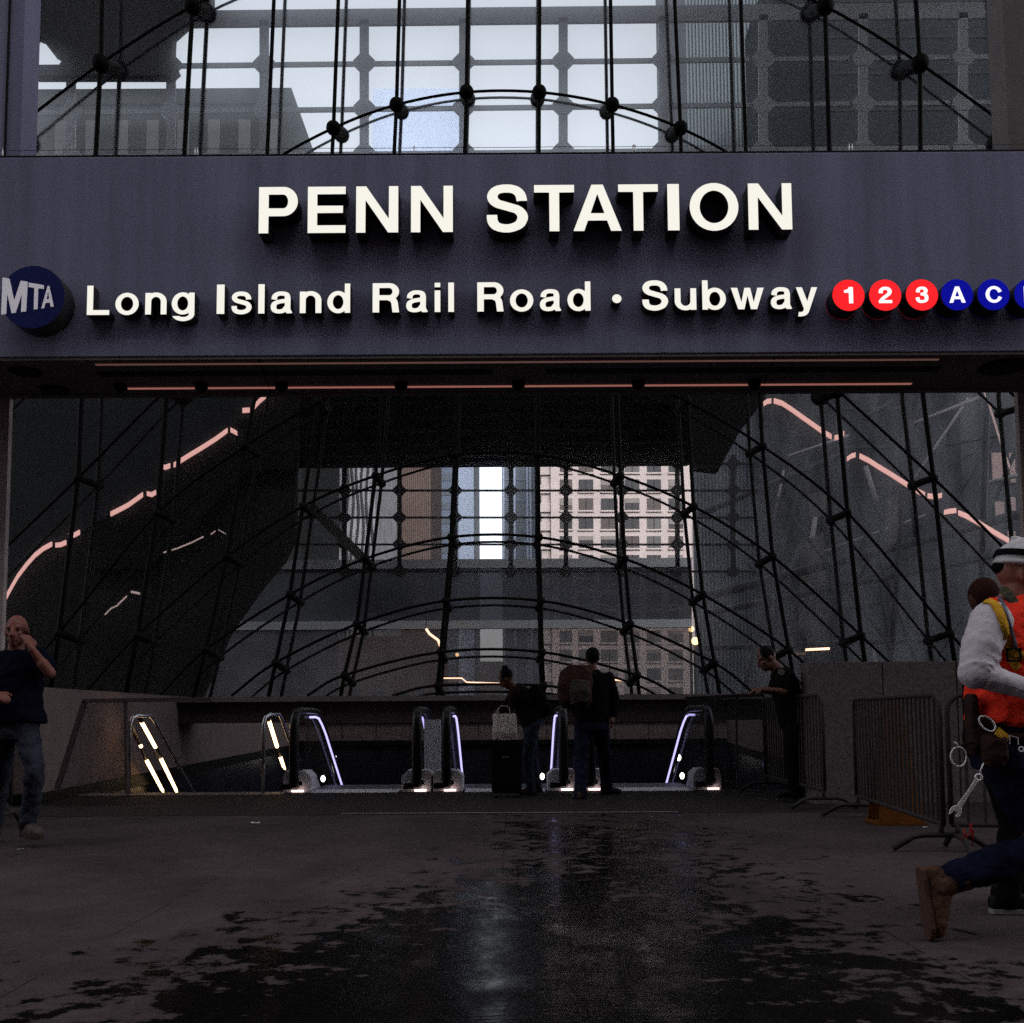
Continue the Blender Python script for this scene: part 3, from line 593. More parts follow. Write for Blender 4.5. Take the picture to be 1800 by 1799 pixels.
for r, row in enumerate(ROWS):
    seq = []
    for j in range(-1, 13):
        k = int(round(abs(j - 5.5) - .5))
        if k >= len(row): continue
        y = row[k]
        seq.append((vx(j, y), y, j))
    vis = [(x, y) for x, y, j in seq if y < YBOT]
    # stop the arch where it meets the sill
    def clip(seq):
        o = []
        for i, (x, y, j) in enumerate(seq):
            if y <= YBOT: o.append((x, y))
            else:
                for q in (i - 1, i + 1):
                    if 0 <= q < len(seq) and seq[q][1] <= YBOT:
                        t = (YBOT - seq[q][1]) / (y - seq[q][1]); o.append((seq[q][0] + (x - seq[q][0]) * t, YBOT))
        return o
    path = clip(seq)
    for f, rad in ((net_pt, 0.025), (net_back, 0.023)):
        mb = MB(); mb.tube(smooth_path([f(x, y) for x, y in path]), rad, 7); mb.build('arched_cable', m_cable, net)
    nodes += [(x, y) for x, y, j in seq if y < YBOT - 4 and -30 < x < 1830 and -60 < y]
for x, y in nodes:
    a, b = net_pt(x, y), net_back(x, y); d = (b - a).normalized()
    k = 0.135 if y < 640 else 0.078
    if y < 690 and (x < 400 or x > 1400): k = .165
    mb = MB(); mb.ball(a, k, k, k, 12, 8)
    mb.tube([a - d * .03, a + d * .1, b - d * .12, b + d * .02], [k * .75, k * .8, k * .8, k * .85], 12)
    mb.tube([b - d * .1, b - d * .06, b + d * .06, b + d * .1], [k * .7, k * 1.05, k * 1.05, k * .7], 12)
    mb.build('clamp', m_clamp, net)
# glass panes between the two cable layers
def net_mid(x, y): return net_pt(x, y) * .45 + net_back(x, y) * .55
gl_net = glass_mat('upper_net_glass', (0.90, 0.92, 0.93), gloss=0.05, dust=0.028, dustcol=(0.66, 0.70, 0.76), dvar=0.35, dscale=0.5, haze=0.24)
gl_net2 = glass_mat('lower_net_glass', (0.92, 0.93, 0.94), gloss=0.025, dust=0.009, dustcol=(0.62, 0.64, 0.68), dvar=0.8, dscale=0.7, haze=0.05)
js = sorted(VT); n = len(js)
for y0, y1, m in ((-80, 640, gl_net), (641, YBOT + 4, gl_net2)):
    mb = MB(); gy = [y0 + (y1 - y0) * i / 9 for i in range(10)]
    vs = [net_mid(vx(j, y), y) for y in gy for j in js]
    mb.add(vs, [(r * n + c, r * n + c + 1, (r + 1) * n + c + 1, (r + 1) * n + c) for r in range(len(gy) - 1) for c in range(n - 1)])
    mb.build('glazing', m, net)
# sill beam that carries the net over the escalators
za, zb2, zc2 = P(900, 1223, 17.8).z, P(900, 1232, 17.8).z, P(900, 1269, 17.8).z
m_sill = mat('dark_red_brown_sill', (0.035, 0.024, 0.025), 0.6, var=0.2, scale=2)
mb = MB(); mb.box((-6.9, 17.65, zb2), (5.5, 18.95, za)); mb.build('sill_rail', m_soffit, net)
mb = MB(); mb.box((-6.9, 17.8, zc2), (5.5, 18.9, zb2 - .002)); mb.build('sill_beam', m_sill, net)
# ---------------------------------------------------------------- canopy hall behind the net: dark ceiling, side shells, light ribbons
def plate(mb, pix, Y, thick, mi=0, fn=None):
    pts = [(fn or P)(x, y, Y) for x, y in pix]
    mb.prism(pts, Vector((0, thick, 0)), mi)
    return mb
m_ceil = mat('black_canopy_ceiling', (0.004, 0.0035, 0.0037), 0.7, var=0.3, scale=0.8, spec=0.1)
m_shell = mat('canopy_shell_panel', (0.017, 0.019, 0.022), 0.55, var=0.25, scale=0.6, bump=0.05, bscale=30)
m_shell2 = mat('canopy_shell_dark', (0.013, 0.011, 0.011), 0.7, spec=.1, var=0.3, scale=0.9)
YU, YL = 26.0, 42.0
z_c = P(900, 822, YL).z
canopy = thing('station_canopy', (0, YU, z_c), 'black underside and grey curved side shells of the station hall with pink light ribbons', 'canopy')
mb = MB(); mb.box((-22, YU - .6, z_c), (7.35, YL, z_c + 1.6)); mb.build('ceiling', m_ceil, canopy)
# ribs under the ceiling
mb = MB()
for i in range(9): mb.box((-18, YU + 1 + i * 1.7, z_c - .25), (7.2, YU + 1.25 + i * 1.7, z_c - .002))
mb.build('ceiling_rib', m_ceil, canopy)
# roof above the forecourt and the top view
mb = MB(); mb.box((-22, YF + .7, 27.0), (22, YU + 2, 27.5)); mb.build('roof', m_ceil, canopy)
# left shell: everything left of and above the light ribbon
LRIB = [(5, 1074), (18, 1036), (45, 996), (75, 967), (96, 957), (117, 951), (138, 938), (196, 903), (228, 886), (272, 866), (297, 818), (350, 788), (402, 757), (437, 720), (455, 705), (478, 682), (520, 640)]
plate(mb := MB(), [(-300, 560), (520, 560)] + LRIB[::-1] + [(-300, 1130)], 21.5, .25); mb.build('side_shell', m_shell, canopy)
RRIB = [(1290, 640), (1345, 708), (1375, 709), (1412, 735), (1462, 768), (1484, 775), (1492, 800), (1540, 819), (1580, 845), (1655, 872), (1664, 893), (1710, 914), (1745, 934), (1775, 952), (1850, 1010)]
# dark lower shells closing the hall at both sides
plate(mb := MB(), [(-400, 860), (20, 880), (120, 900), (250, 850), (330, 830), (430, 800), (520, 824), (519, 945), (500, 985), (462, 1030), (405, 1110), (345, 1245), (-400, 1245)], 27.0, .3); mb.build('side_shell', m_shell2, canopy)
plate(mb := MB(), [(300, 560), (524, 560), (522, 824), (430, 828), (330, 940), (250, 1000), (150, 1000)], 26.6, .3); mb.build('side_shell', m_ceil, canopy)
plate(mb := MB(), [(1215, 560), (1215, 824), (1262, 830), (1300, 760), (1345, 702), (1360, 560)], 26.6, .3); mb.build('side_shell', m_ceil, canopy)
q_ = MB(); q_.ball(P(655, 1036, 43.2), 1.9, .4, 1.0, 24, 12, rot=Matrix.Rotation(R(14), 3, 'Y')); q_.build('oval_soffit', m_ceil, canopy)
# light ribbons
def ribbon(pix, Y, hpx=8.0):
    a = [P(x, y - hpx / 2, Y) for x, y in pix]; b = [P(x, y + hpx / 2, Y) for x, y in pix]
    mb = MB(); n = len(pix); off = Vector((0, .05, 0))
    vs = a + b + [p + off for p in a] + [p + off for p in b]
    fs = []
    for i in range(n - 1):
        fs += [(i, i + 1, n + i + 1, n + i), (2 * n + i, 3 * n + i, 3 * n + i + 1, 2 * n + i + 1), (i, 2 * n + i, 2 * n + i + 1, i + 1), (n + i, n + i + 1, 3 * n + i + 1, 3 * n + i)]
    fs += [(0, n, 3 * n, 2 * n), (n - 1, 3 * n - 1, 4 * n - 1, 2 * n - 1)]
    mb.add(vs, fs)
    return mb.build('light_ribbon', m_pink, canopy)
for seg in ([(4, 1070), (10, 1050), (18, 1035), (30, 1014), (45, 994), (60, 977), (75, 965), (90, 957)], [(97, 959), (106, 958), (115, 954)], [(120, 942), (130, 941), (139, 936)],
            [(194, 904), (210, 896), (225, 888), (250, 870)], [(258, 868), (266, 870), (273, 866)], [(283, 820), (290, 822), (298, 819)], [(305, 818), (330, 802), (355, 787), (380, 771), (399, 757)],
            [(405, 756), (411, 759), (416, 762)], [(426, 722), (438, 721)], [(444, 718), (455, 706), (471, 692), (490, 672)]):
    ribbon(seg, 21.3)
for seg in ([(1343, 710), (1349, 706), (1356, 705)], [(1361, 705), (1375, 709), (1392, 720), (1410, 733), (1430, 747), (1448, 760), (1462, 768)], [(1468, 770), (1476, 768), (1484, 762)],
            [(1490, 807), (1497, 802), (1504, 800)], [(1512, 802), (1528, 810), (1545, 821), (1565, 833), (1590, 849), (1610, 862), (1626, 870)], [(1632, 872), (1645, 874), (1656, 871)],
            [(1661, 901), (1671, 899), (1681, 898)], [(1686, 902), (1700, 908), (1720, 919), (1745, 934), (1774, 951)]):
    ribbon(seg, 21.6, 8.5)
m_pinkdim = lamp_mat('cove_light_pink_dim', (1.0, 0.62, 0.55), 0.10)
for seg, h in (([(287, 972), (310, 965), (335, 955), (357, 944)], 2), ([(184, 1081), (195, 1070), (206, 1065)], 2), ([(206, 1064), (222, 1049)], 2.5), ([(230, 1041), (245, 1044)], 4), ([(370, 940), (378, 934)], 1.5), ([(384, 932), (396, 939)], 1.5)):
    a = ribbon(seg, 26.4, h); a.data.materials[0] = m_pinkdim
for seg in ([(1731, 688), (1733, 697)], [(1738, 706), (1750, 745), (1762, 785), (1776, 822)]):
    a = ribbon(seg, 21.6, 5); a.data.materials[0] = m_pinkdim

# ---------------------------------------------------------------- far facades: steel grids with cut corners, glass behind
m_grid = mat('painted_steel_grid', (0.55, 0.57, 0.61), 0.5, var=0.1, scale=2)
m_gridd = mat('dark_steel_grid', (0.02, 0.02, 0.022), 0.6)
def grid_facade(root, xs, ys, Y, tx, ty, cut, depth, m, slope=0.0, x0=None, x1=None, y0=None, y1=None):
    """uprights at photo columns xs, rails at photo rows ys; corner gussets make the openings eight-sided"""
    f = lambda x, y: P(x, y - (x - 1000) * slope, Y)
    D = Vector((0, depth, 0))
    a, b = (x0 if x0 is not None else xs[0]), (x1 if x1 is not None else xs[-1])
    c, d = (y0 if y0 is not None else ys[0]), (y1 if y1 is not None else ys[-1])
    for x in xs:
        mb = MB(); mb.prism([f(x - tx / 2, c), f(x + tx / 2, c), f(x + tx / 2, d), f(x - tx / 2, d)], D); mb.build('upright', m, root)
    for y in ys:
        mb = MB(); mb.prism([p + Vector((0, .03, 0)) for p in (f(a, y - ty / 2), f(b, y - ty / 2), f(b, y + ty / 2), f(a, y + ty / 2))], D * .8); mb.build('rail', m, root)
    for x in xs:
        for y in ys:
            k = cut
            pts = [f(x - tx / 2 - k, y - ty / 2), f(x - tx / 2, y - ty / 2 - k), f(x + tx / 2, y - ty / 2 - k), f(x + tx / 2 + k, y - ty / 2), f(x + tx / 2 + k, y + ty / 2), f(x + tx / 2, y + ty / 2 + k), f(x - tx / 2, y + ty / 2 + k), f(x - tx / 2 - k, y + ty / 2)]
            mb = MB(); mb.prism([p + Vector((0, -.012, 0)) for p in pts], D * .9); mb.build('gusset', m, root)
def pane(root, pix, Y, m, name='pane'):
    mb = MB(); mb.add([P(x, y, Y) for x, y in pix], [tuple(range(len(pix)))]); return mb.build(name, m, root)
gl_up = glass_mat('upper_hall_glass', (0.93, 0.95, 0.97), gloss=0.03, dust=0.02, dustcol=(0.72, 0.76, 0.84), dvar=0.25, dscale=0.3)
gl_low = glass_mat('lower_hall_glass', (0.90, 0.92, 0.95), gloss=0.03, dust=0.03, dustcol=(0.7, 0.72, 0.8), dvar=0.4, dscale=0.3)
gl_smoke = glass_mat('smoked_hall_glass', (0.012, 0.013, 0.016), gloss=0.04, dust=0.19, dustcol=(0.5, 0.52, 0.6), dvar=0.25, dscale=0.2)
gl_street = glass_mat('street_door_glass', (0.19, 0.178, 0.18), gloss=0.05, dust=0.21, dustcol=(0.5, 0.5, 0.55), dvar=0.5, dscale=0.35)
gl_side = glass_mat('side_hall_glass', (0.62, 0.64, 0.68), gloss=0.08, dust=0.17, dustcol=(0.47, 0.48, 0.53), dvar=0.9, dscale=0.8, stretch=(1, 1, .3))
up = thing('upper_window_wall', P(1000, 270, YU), 'big bright upper window wall of steel bars with cut corners', 'window wall')
grid_facade(up, [124, 300, 464, 640, 815, 990, 1166, 1342, 1518, 1694, 1870], [107, 187, 266, 345], YU, 16, 8, 11, .07, m_grid, slope=0.011, x0=60, x1=1900, y0=30, y1=470)
f_ = lambda x, y: P(x, y - (x - 1000) * .011, YU)
mb = MB(); mb.prism([f_(40, 12), f_(1950, 12), f_(1950, 40), f_(40, 40)], Vector((0, .09, 0))); mb.build('top_beam', m_grid, up)
mb = MB(); mb.add([f_(20, -160) + Vector((0, .2, 0)), f_(1960, -160) + Vector((0, .2, 0)), f_(1960, 470) + Vector((0, .2, 0)), f_(20, 470) + Vector((0, .2, 0))], [(0, 1, 2, 3)]); mb.build('glazing', gl_up, up)
# dark curved shell piece in front of its top left corner, with a small eye-shaped opening left clear
mb = MB(); plate(mb, [(-200, -200), (372, -200), (372, 8), (340, 30), (304, 62), (302, 100), (312, 122), (300, 133), (60, 133), (60, 122), (98, 122), (108, 112), (106, 100), (92, 92), (72, 66), (62, 62), (30, 133), (-200, 133)], YU - .5, .3); mb.build('curved_cover', mat('grey_canopy_cover', (0.11, 0.11, 0.115), 0.6, var=.2, scale=.5), up)

low = thing('rear_hall_wall', P(900, 1256, YL), 'rear glass wall of the hall with a band of small cut corner windows', 'window wall')
xs = [605, 702, 800, 898, 995, 1093, 1191, 1289]
grid_facade(low, xs, [815, 862.5, 910, 957.5, 1005], YL, 8, 3.2, 8, .12, m_gridd, x0=500, x1=1330, y0=800, y1=1010)
pane(low, [(490, 800), (1216, 800), (1216, 995), (490, 995)], YL + .15, gl_low)
pane(low, [(-700, 995), (1216, 995), (1216, 1103), (-700, 1103)], YL + .15, gl_smoke)
pane(low, [(-700, 1103), (1216, 1103), (1216, 1262), (-700, 1262)], YL + .15, gl_street)
pane(low, [(1216, 560), (2500, 560), (2500, 1262), (1216, 1262)], YL + .15, gl_side)
mb = MB(); a, b = P(-700, 993, YL), P(1216, 997, YL); mb.box((a.x, YL, b.z), (b.x, YL + .3, a.z)); mb.build('transom', m_grid, low)
mb = MB(); a, b = P(-700, 1101, YL), P(1216, 1103.5, YL); mb.box((a.x, YL, b.z), (b.x, YL + .3, a.z)); mb.build('transom', m_grid, low)
# leaning braces seen against the left windows
for (xa, ya, xb, yb, w) in ((545, 890, 640, 985, .4),):
    mb = MB(); mb.bar(P(xa, ya, YL - 1.2), P(xb, yb, YL - 1.2), w, .3, up=Vector((0, 1, 0))); mb.build('brace', mat('grey_brace', (.10, .09, .09), .7), low)
# steel framing in the glazed right side of the hall
m_beam = mat('side_frame_steel', (0.02, 0.02, 0.022), 0.5, .3)
fr = thing('scaffold_frame', P(1500, 1256, 46), 'dim steel scaffold of leaning tubes behind the right hand glass', 'scaffold')
for (xa, ya, xb, yb, w) in ((1240, 1050, 1810, 900, .42), (1240, 1080, 1810, 965, .3), (1230, 905, 1480, 800, .3), (1400, 1245, 1620, 700, .22), (1300, 1240, 1420, 800, .2), (1560, 1245, 1600, 690, .25), (1720, 1240, 1735, 690, .3),
                            (1460, 1245, 1470, 820, .2), (1640, 1245, 1500, 860, .18), (1330, 830, 1560, 1130, .18), (1240, 1140, 1790, 1120, .25)):
    mb = MB(); mb.tube([P(xa, ya, 46 + random.uniform(-.8, .8)), P(xb, yb, 46 + random.uniform(-.8, .8))], w / 2, 8); mb.build('tube', m_beam, fr)

for i in range(34):
    x_ = random.uniform(1250, 1800); y_ = random.uniform(720, 1180); an = random.choice((-.55, -.25, 1.35, 1.7, .9, -1.1)) + random.uniform(-.1, .1); L_ = random.uniform(60, 230); Yb_ = 47 + random.uniform(0, 4)
    mb = MB(); mb.tube([P(x_, y_, Yb_), P(x_ + L_ * math.cos(an), max(700, y_ + L_ * math.sin(an)), Yb_)], random.uniform(.05, .13), 7); mb.build('tube', m_beam if i % 3 else mat('pale_scaffold_tube', (.22, .2, .2), .5), fr)
m_sheet = mat('pale_site_sheeting', (0.17, 0.145, 0.125), .9, var=.5, scale=.6, stretch=(1, 1, .3))
for k_, (pix, lab) in enumerate((([(1408, 960), (1448, 935), (1452, 1040), (1440, 1110), (1405, 1105)], 'tan site sheeting hung on the scaffold behind the centre of the right glass'), ([(1560, 880), (1578, 872), (1580, 955), (1563, 960)], 'narrow pale site sheeting hung behind the long pink light ribbon'),
                  ([(1420, 870), (1455, 862), (1450, 905), (1425, 912)], 'small pale site sheeting scrap high on the scaffold'))):
    q = [P(x, y, 46.6) for x, y in pix]; sh = MB(); sh.prism(q, Vector((0, .04, 0))); tag(sh.build('site_sheeting', m_sheet, origin=q[0]), lab, 'sheeting', 'sheets hung on the scaffold')
bt_, xa, xb, zt_ = None, *(P(x, 800, 60).x for x in (1690, 1800)), P(1700, 640, 60).z
bt_ = thing('stone_building', ((xa + xb) / 2, 60, 0), 'pinkish stone house front with round-cornered windows at the far right glass', 'building')
mb = MB(); mb.box((xa, 60, 0), (xb + 3, 66, zt_)); mb.build('wall', mat('dark_house_front', (.03, .033, .04), .8, var=.3, scale=.3), bt_)  # dark blue-grey wall tone with random variation
for (x0, y0, x1, y1) in ((1742, 797, 1763, 846), (1773, 797, 1786, 850), (1748, 883, 1766, 908), (1775, 875, 1786, 900), (1770, 935, 1786, 960)):
    mb = MB(); a, b = P(x0, y0, 59.9), P(x1, y1, 59.9); mb.box((a.x, 59.85, b.z), (b.x, 59.99, a.z)); mb.build('window', mat('pale_pink_blind', (.36, .25, .23), .8, var=.15, scale=2), bt_, bevel=.05)
# ---------------------------------------------------------------- city beyond
m_win = mat('dark_window_glass', (0.028, 0.027, 0.03), 0.4, spec=0.15)
m_pale = mat('pale_concrete', (0.40, 0.335, 0.32), 0.85, var=0.12, scale=0.12)
m_brown = mat('brown_tower_panels', (0.095, 0.064, 0.054), 0.8, var=0.12, scale=0.2)
m_bluet = mat('blue_tower_panels', (0.10, 0.125, 0.18), 0.6, var=0.2, scale=0.08)
m_blueg = mat('blue_curtain_glass', (0.075, 0.09, 0.115), 0.5, var=0.3, scale=0.06)
m_greyb = mat('grey_building', (0.010, 0.011, 0.011), 0.8, spec=.05, var=0.12, scale=0.1)
m_ribbed = mat('ribbed_metal_tower', (0.03, 0.036, 0.042), 0.6, var=0.15, scale=0.05)
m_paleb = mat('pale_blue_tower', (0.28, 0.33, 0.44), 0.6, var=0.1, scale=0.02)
def block(name, x0, x1, ytop, Y, deep, m, label, cat='building', zb=0):
    a, b = P(x0, ytop, Y), P(x1, ytop, Y)
    t = thing(name, ((a.x + b.x) / 2, Y, 0), label, cat)
    mb = MB(); mb.box((a.x, Y, zb), (b.x, Y + deep, a.z)); mb.build('wall', m, t)
    return t, a.x, b.x, a.z
m_win2 = mat('window_glass_grey', (.07, .066, .066), .4); m_win3 = mat('window_glass_brown', (.05, .036, .032), .4); m_blind = mat('window_blind', (.19, .165, .155), .9)
# pale concrete block with rows of windows
t, xa, xb, zt_ = block('concrete_building', 966, 1212, 640, 160, 40, m_pale, 'pale concrete office block with rows of square windows')
wcols = [(984, 1006), (1017, 1043), (1056, 1086), (1098, 1124), (1137, 1162), (1175, 1201)]
sill = MB()
for r in range(-4, 11):
    yc = 887.5 + 33.2 * r
    for c0, c1 in wcols:
        p, q = P(c0, yc - 10.5, 160), P(c1, yc + 10.5, 160)
        mb = MB(); mb.box((p.x, 159.93, q.z), (q.x, 160.2, p.z)); mb.box(((p.x + q.x) / 2 - .05, 159.9, q.z), ((p.x + q.x) / 2 + .05, 159.94, p.z), 1); mb.build('window', [random.choice((m_win, m_win, m_win2, m_win3)), m_greyb], t)
        if random.random() < .3: bl = MB(); bl.box((p.x + .05, 159.88, p.z - (p.z - q.z) * random.uniform(.25, .6)), (q.x - .05, 159.925, p.z - .03)); bl.build('blind', m_blind, t)
        sill.box((p.x - .1, 159.7, q.z - .25), (q.x + .1, 159.99, q.z - .002))
sill.build('sill', m_pale, t)
mb = MB(); p, q = P(950, 640, 160), P(966, 640, 160); mb.box((p.x, 161, 0), (q.x - .02, 190, zt_)); 
for i in range(22): mb.box((p.x - .4, 160.6, i * 3.0), (q.x - .05, 161.002, i * 3.0 + 1.4))
mb.build('balcony_bay', m_pale, t)
# lit lamps in two windows
# brown tower with upright ribs
t, xa, xb, zt_ = block('brown_tower', 662, 757, 560, 190, 40, m_brown, 'brown tower with narrow upright ribs behind the window band')
for i in range(26):
    x = xa + (xb - xa) * (i + .5) / 26; mb = MB(); mb.box((x - .09, 189.6, 0), (x + .09, 189.99, zt_)); mb.build('rib', m_brown, t)
t, xa, xb, zt_ = block('blue_tower', 757.5, 832, 560, 220, 40, m_bluet, 'blue grey tower with level bands left of the bright sky gap')
for i in range(30):
    mb = MB(); mb.box((xa, 219.9, i * 3.2 + .6), (xb, 219.99, i * 3.2 + 2.2)); mb.build('window_band', m_blueg, t)
mb = MB(); mb.box((xb - (xb - xa) * .36, 219.8, 0), (xb, 219.89, zt_)); mb.build('pale_corner', m_paleb, t)
t, xa, xb, zt_ = block('glass_tower', 880.5, 949, 560, 200, 40, m_blueg, 'blue curtain glass tower right of the bright sky gap')
for i in range(16):
    mb = MB(); z = i * 4.2 + 1; mb.box((xa, 199.9, z), (xb, 199.99, z + .35)); mb.build('spandrel', m_paleb if i % 4 == 0 else m_bluet, t)
for k in (.02, .3, .62, .7): mb = MB(); mb.box((xa + (xb - xa) * k, 199.8, 0), (xa + (xb - xa) * k + .35, 199.89, zt_)); mb.build('mullion', m_paleb, t)
t, xa, xb, zt_ = block('striped_building', 520, 661, 600, 130, 30, mat('striped_facade_pale', (0.25, 0.24, 0.26), .7, var=.35, scale=.5), 'grey facade of pale and dark upright stripes at the left windows')
for i in range(16):
    x = xa + (xb - xa) * (i + .5) / 16; mb = MB(); pts = [(x + .18 * math.sin(z * .55 + i), 129.8, z) for z in [k * 1.0 for k in range(46)]]
    mb.tube(pts, .17, 6); mb.build('dark_fin', m_win, t)
# towers seen only through the upper windows
t, xa, xb, zt_ = block('grey_building', 30, 512, 158, 90, 26, m_greyb, 'wide grey building with a flat roof behind the upper left windows')
a, b = P(512, 158, 90), P(536, 275, 90)
mb = MB(); mb.prism([(a.x, 90, a.z), (b.x, 90, b.z), (b.x, 90, 0), (a.x, 90, 0)], Vector((0, 20, 0))); mb.build('sloping_end', m_greyb, t)
mb = MB(); p = P(300, 185, 90).z; mb.box((xa, 89.8, p), (xb - .1, 89.98, p + .25)); mb.build('cornice', m_greyb, t)
for i in range(9):
    x0 = xa + (xb - xa) * (i + .3) / 9; mb = MB(); mb.box((x0, 89.9, p - 9), (x0 + 1.1, 89.99, p - 1.5)); mb.build('window', m_win, t)
# white roof plant
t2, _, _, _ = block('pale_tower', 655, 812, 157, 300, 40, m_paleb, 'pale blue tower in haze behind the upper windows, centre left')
m_ribpale = mat('ribbed_tower_fin', (0.075, 0.09, 0.105), .7)
t, xa, xb, zt_ = block('ribbed_tower', 1196, 1432, -300, 260, 50, m_ribbed, 'tall ribbed grey tower behind the upper windows right of centre')
for i in range(40):
    x = xa + (xb - xa) * (i + .5) / 40; mb = MB(); mb.box((x - .22, 259.4, 0), (x + .22, 259.99, zt_)); mb.build('rib', m_ribpale, t)
t, xa, xb, zt_ = block('dark_tower', 1436, 2100, -300, 180, 60, mat('dark_glass_tower', (0.006, 0.007, 0.009), .8, spec=.05, var=.2, scale=.05), 'broad dark tower behind the upper windows at far right')
for i in range(22):
    mb = MB(); mb.box((xa, 179.85, 20 + i * 7.0), (xb, 179.99, 20.6 + i * 7.0)); mb.build('spandrel', m_greyb, t)
# low street front at the end of the gap
t, xa, xb, zt_ = block('street_front', 780, 960, 1164, 420, 40, mat('dark_street_front', (.06, .05, .05), .8, var=.3, scale=.05), 'low dark street front closing the far end of the sky gap')
t, xa, xb, zt_ = block('shop_front', 560, 770, 1120, 110, 18, mat('red_brown_shop_front', (.075, .045, .04), .9, var=.3, scale=.3), 'low red brown shop front across the street')
for i in range(5):
    mb = MB(); x0 = xa + (xb - xa) * (i + .2) / 5; mb.box((x0, 109.9, .5), (x0 + 1.5, 109.99, 3.6)); mb.build('window', m_win, t)
# street lights of the far street
m_glow = lamp_mat('warm_street_lamp', (1.0, 0.62, 0.25), 2.5)
def lamp(x, y, Y, r, lab, m=m_glow):
    c = P(x, y, Y); t = thing('street_lamp', (c.x, Y, 0), lab, 'street lamp', 'warm lamps across the street')
    mb = MB(); mb.tube([(c.x, Y, 0), (c.x, Y, c.z + .1)], .07, 8); mb.build('pole', m_dsteel, t)
    mb = MB(); mb.ball(c + Vector((0, -.15, 0)), r, r * .7, r, 12, 8); mb.build('lamp_head', m, t)
lamp(1214, 1107, 44.5, .13, 'upper one of two warm glowing lamps behind the glass'); lamp(1221, 1128, 44.3, .17, 'lower and brighter of two warm glowing lamps behind the glass')
lamp(1428, 1098, 47, .09, 'small warm lamp left of the two tubes behind the right glass'); lamp(804, 1152, 60, .11, 'small orange lamp under the sky gap')
# warm light streaks, reflected ones among them, built as added glowing bars
m_streak = lamp_mat('warm_light_streak', (1.0, 0.55, 0.35), 0.9)
def streak_light(pts, Y, r, lab):
    q = [P(x, y, Y) for x, y in pts]; t = thing('light_streak', q[0], lab, 'light streak', 'warm light streaks inside the rear glass')
    mb = MB(); mb.tube(q, r, 7); mb.build('tube', m_streak, t)
    mb = MB(); mb.tube([q[0], Vector((q[0].x, q[0].y, q[0].z + 1.0))], .015, 6); mb.build('added_hanger', m_dsteel, t)
streak_light([(749, 1106), (755, 1115), (770, 1126), (774, 1137)], 40.5, .05, 'bent warm light streak high left of the sky gap')
streak_light([(777, 1193), (812, 1193), (820, 1200), (878, 1202)], 40.5, .025, 'long thin streak of reflected warm light under the sky gap')
streak_light([(1072, 1195), (1112, 1199)], 40.5, .03, 'short thin streak of reflected warm light right of the person with the backpack')
streak_light([(1416, 1143), (1458, 1141)], 40.5, .05, 'short level warm light streak behind the granite wall')

# unseen blocks added behind the viewer: they shade the forecourt and darken the mirrored glass
m_opp = mat('dark_shading_block', (0.07, 0.06, 0.058), 0.85, var=0.2, scale=0.3)
t = thing('shading_block', (0, -26, 0), 'unseen dark block added across the street to shade the forecourt and darken reflections', 'building')
mb = MB(); mb.box((-70, -46, 0), (70, -26, 42)); mb.build('wall', m_opp, t)
for r in range(8):
    for c in range(12):
        mb = MB(); x = -33 + c * 6; mb.box((x - 1, -26.1, 3 + r * 4), (x + 1, -25.97, 5.4 + r * 4)); mb.build('window', m_win, t)

t = thing('shading_tower', (0, -62, 0), 'unseen dark tower added behind the block to keep sun and sky off the upper glass', 'building')
mb = MB(); mb.box((-90, -90, 0), (90, -62, 100)); mb.build('wall', m_opp, t)  # unseen tower added to hide sun and bright sky from the upper glass
for r in range(9):
    mb = MB(); mb.box((-88, -62.15, 44 + r * 6), (88, -61.97, 46.6 + r * 6)); mb.build('window_band', m_win, t)
# ---------------------------------------------------------------- stair hall: walls of the opening in the floor
m_band = mat('dark_red_brown_band', (0.05, 0.032, 0.034), 0.6, var=0.2, scale=2)
m_navyglass = mat('navy_hall_glass', (0.012, 0.012, 0.020), 0.35, var=0.3, scale=0.7)
YW = 31.0
def zat(y, Y): return P(900, y, Y).z
hall = thing('stair_hall_wall', (-1, YW, 0), 'far wall of the escalator hall with a band of warm stone', 'wall')
x0, x1 = -7.2, 7.2
z = [zat(y, YW) for y in (1222, 1232, 1270, 1301, 1309)]
mb = MB(); mb.box((x0, YW - .1, z[2]), (x1, YW + .3, 1.42)); mb.build('dark_band', m_band, hall)
mb = MB(); mb.box((x0, YW, z[3]), (x1, YW + .3, z[2] - .002)); 
for i in range(14):
    xx = x0 + (x1 - x0) * i / 14; mb.box((xx - .008, YW - .004, z[3] + .01), (xx + .008, YW - .001, z[2] - .01), 1)
mb.build('stone_band', [m_stone, m_black], hall)
mb = MB(); mb.box((x0, YW - .12, z[4]), (x1, YW + .3, z[3] - .002)); mb.build('beam', m_black, hall)
mb = MB(); mb.box((x0, YW + .02, -4), (x1, YW + .3, z[4] - .002)); mb.build('lower_panel', m_navyglass, hall)
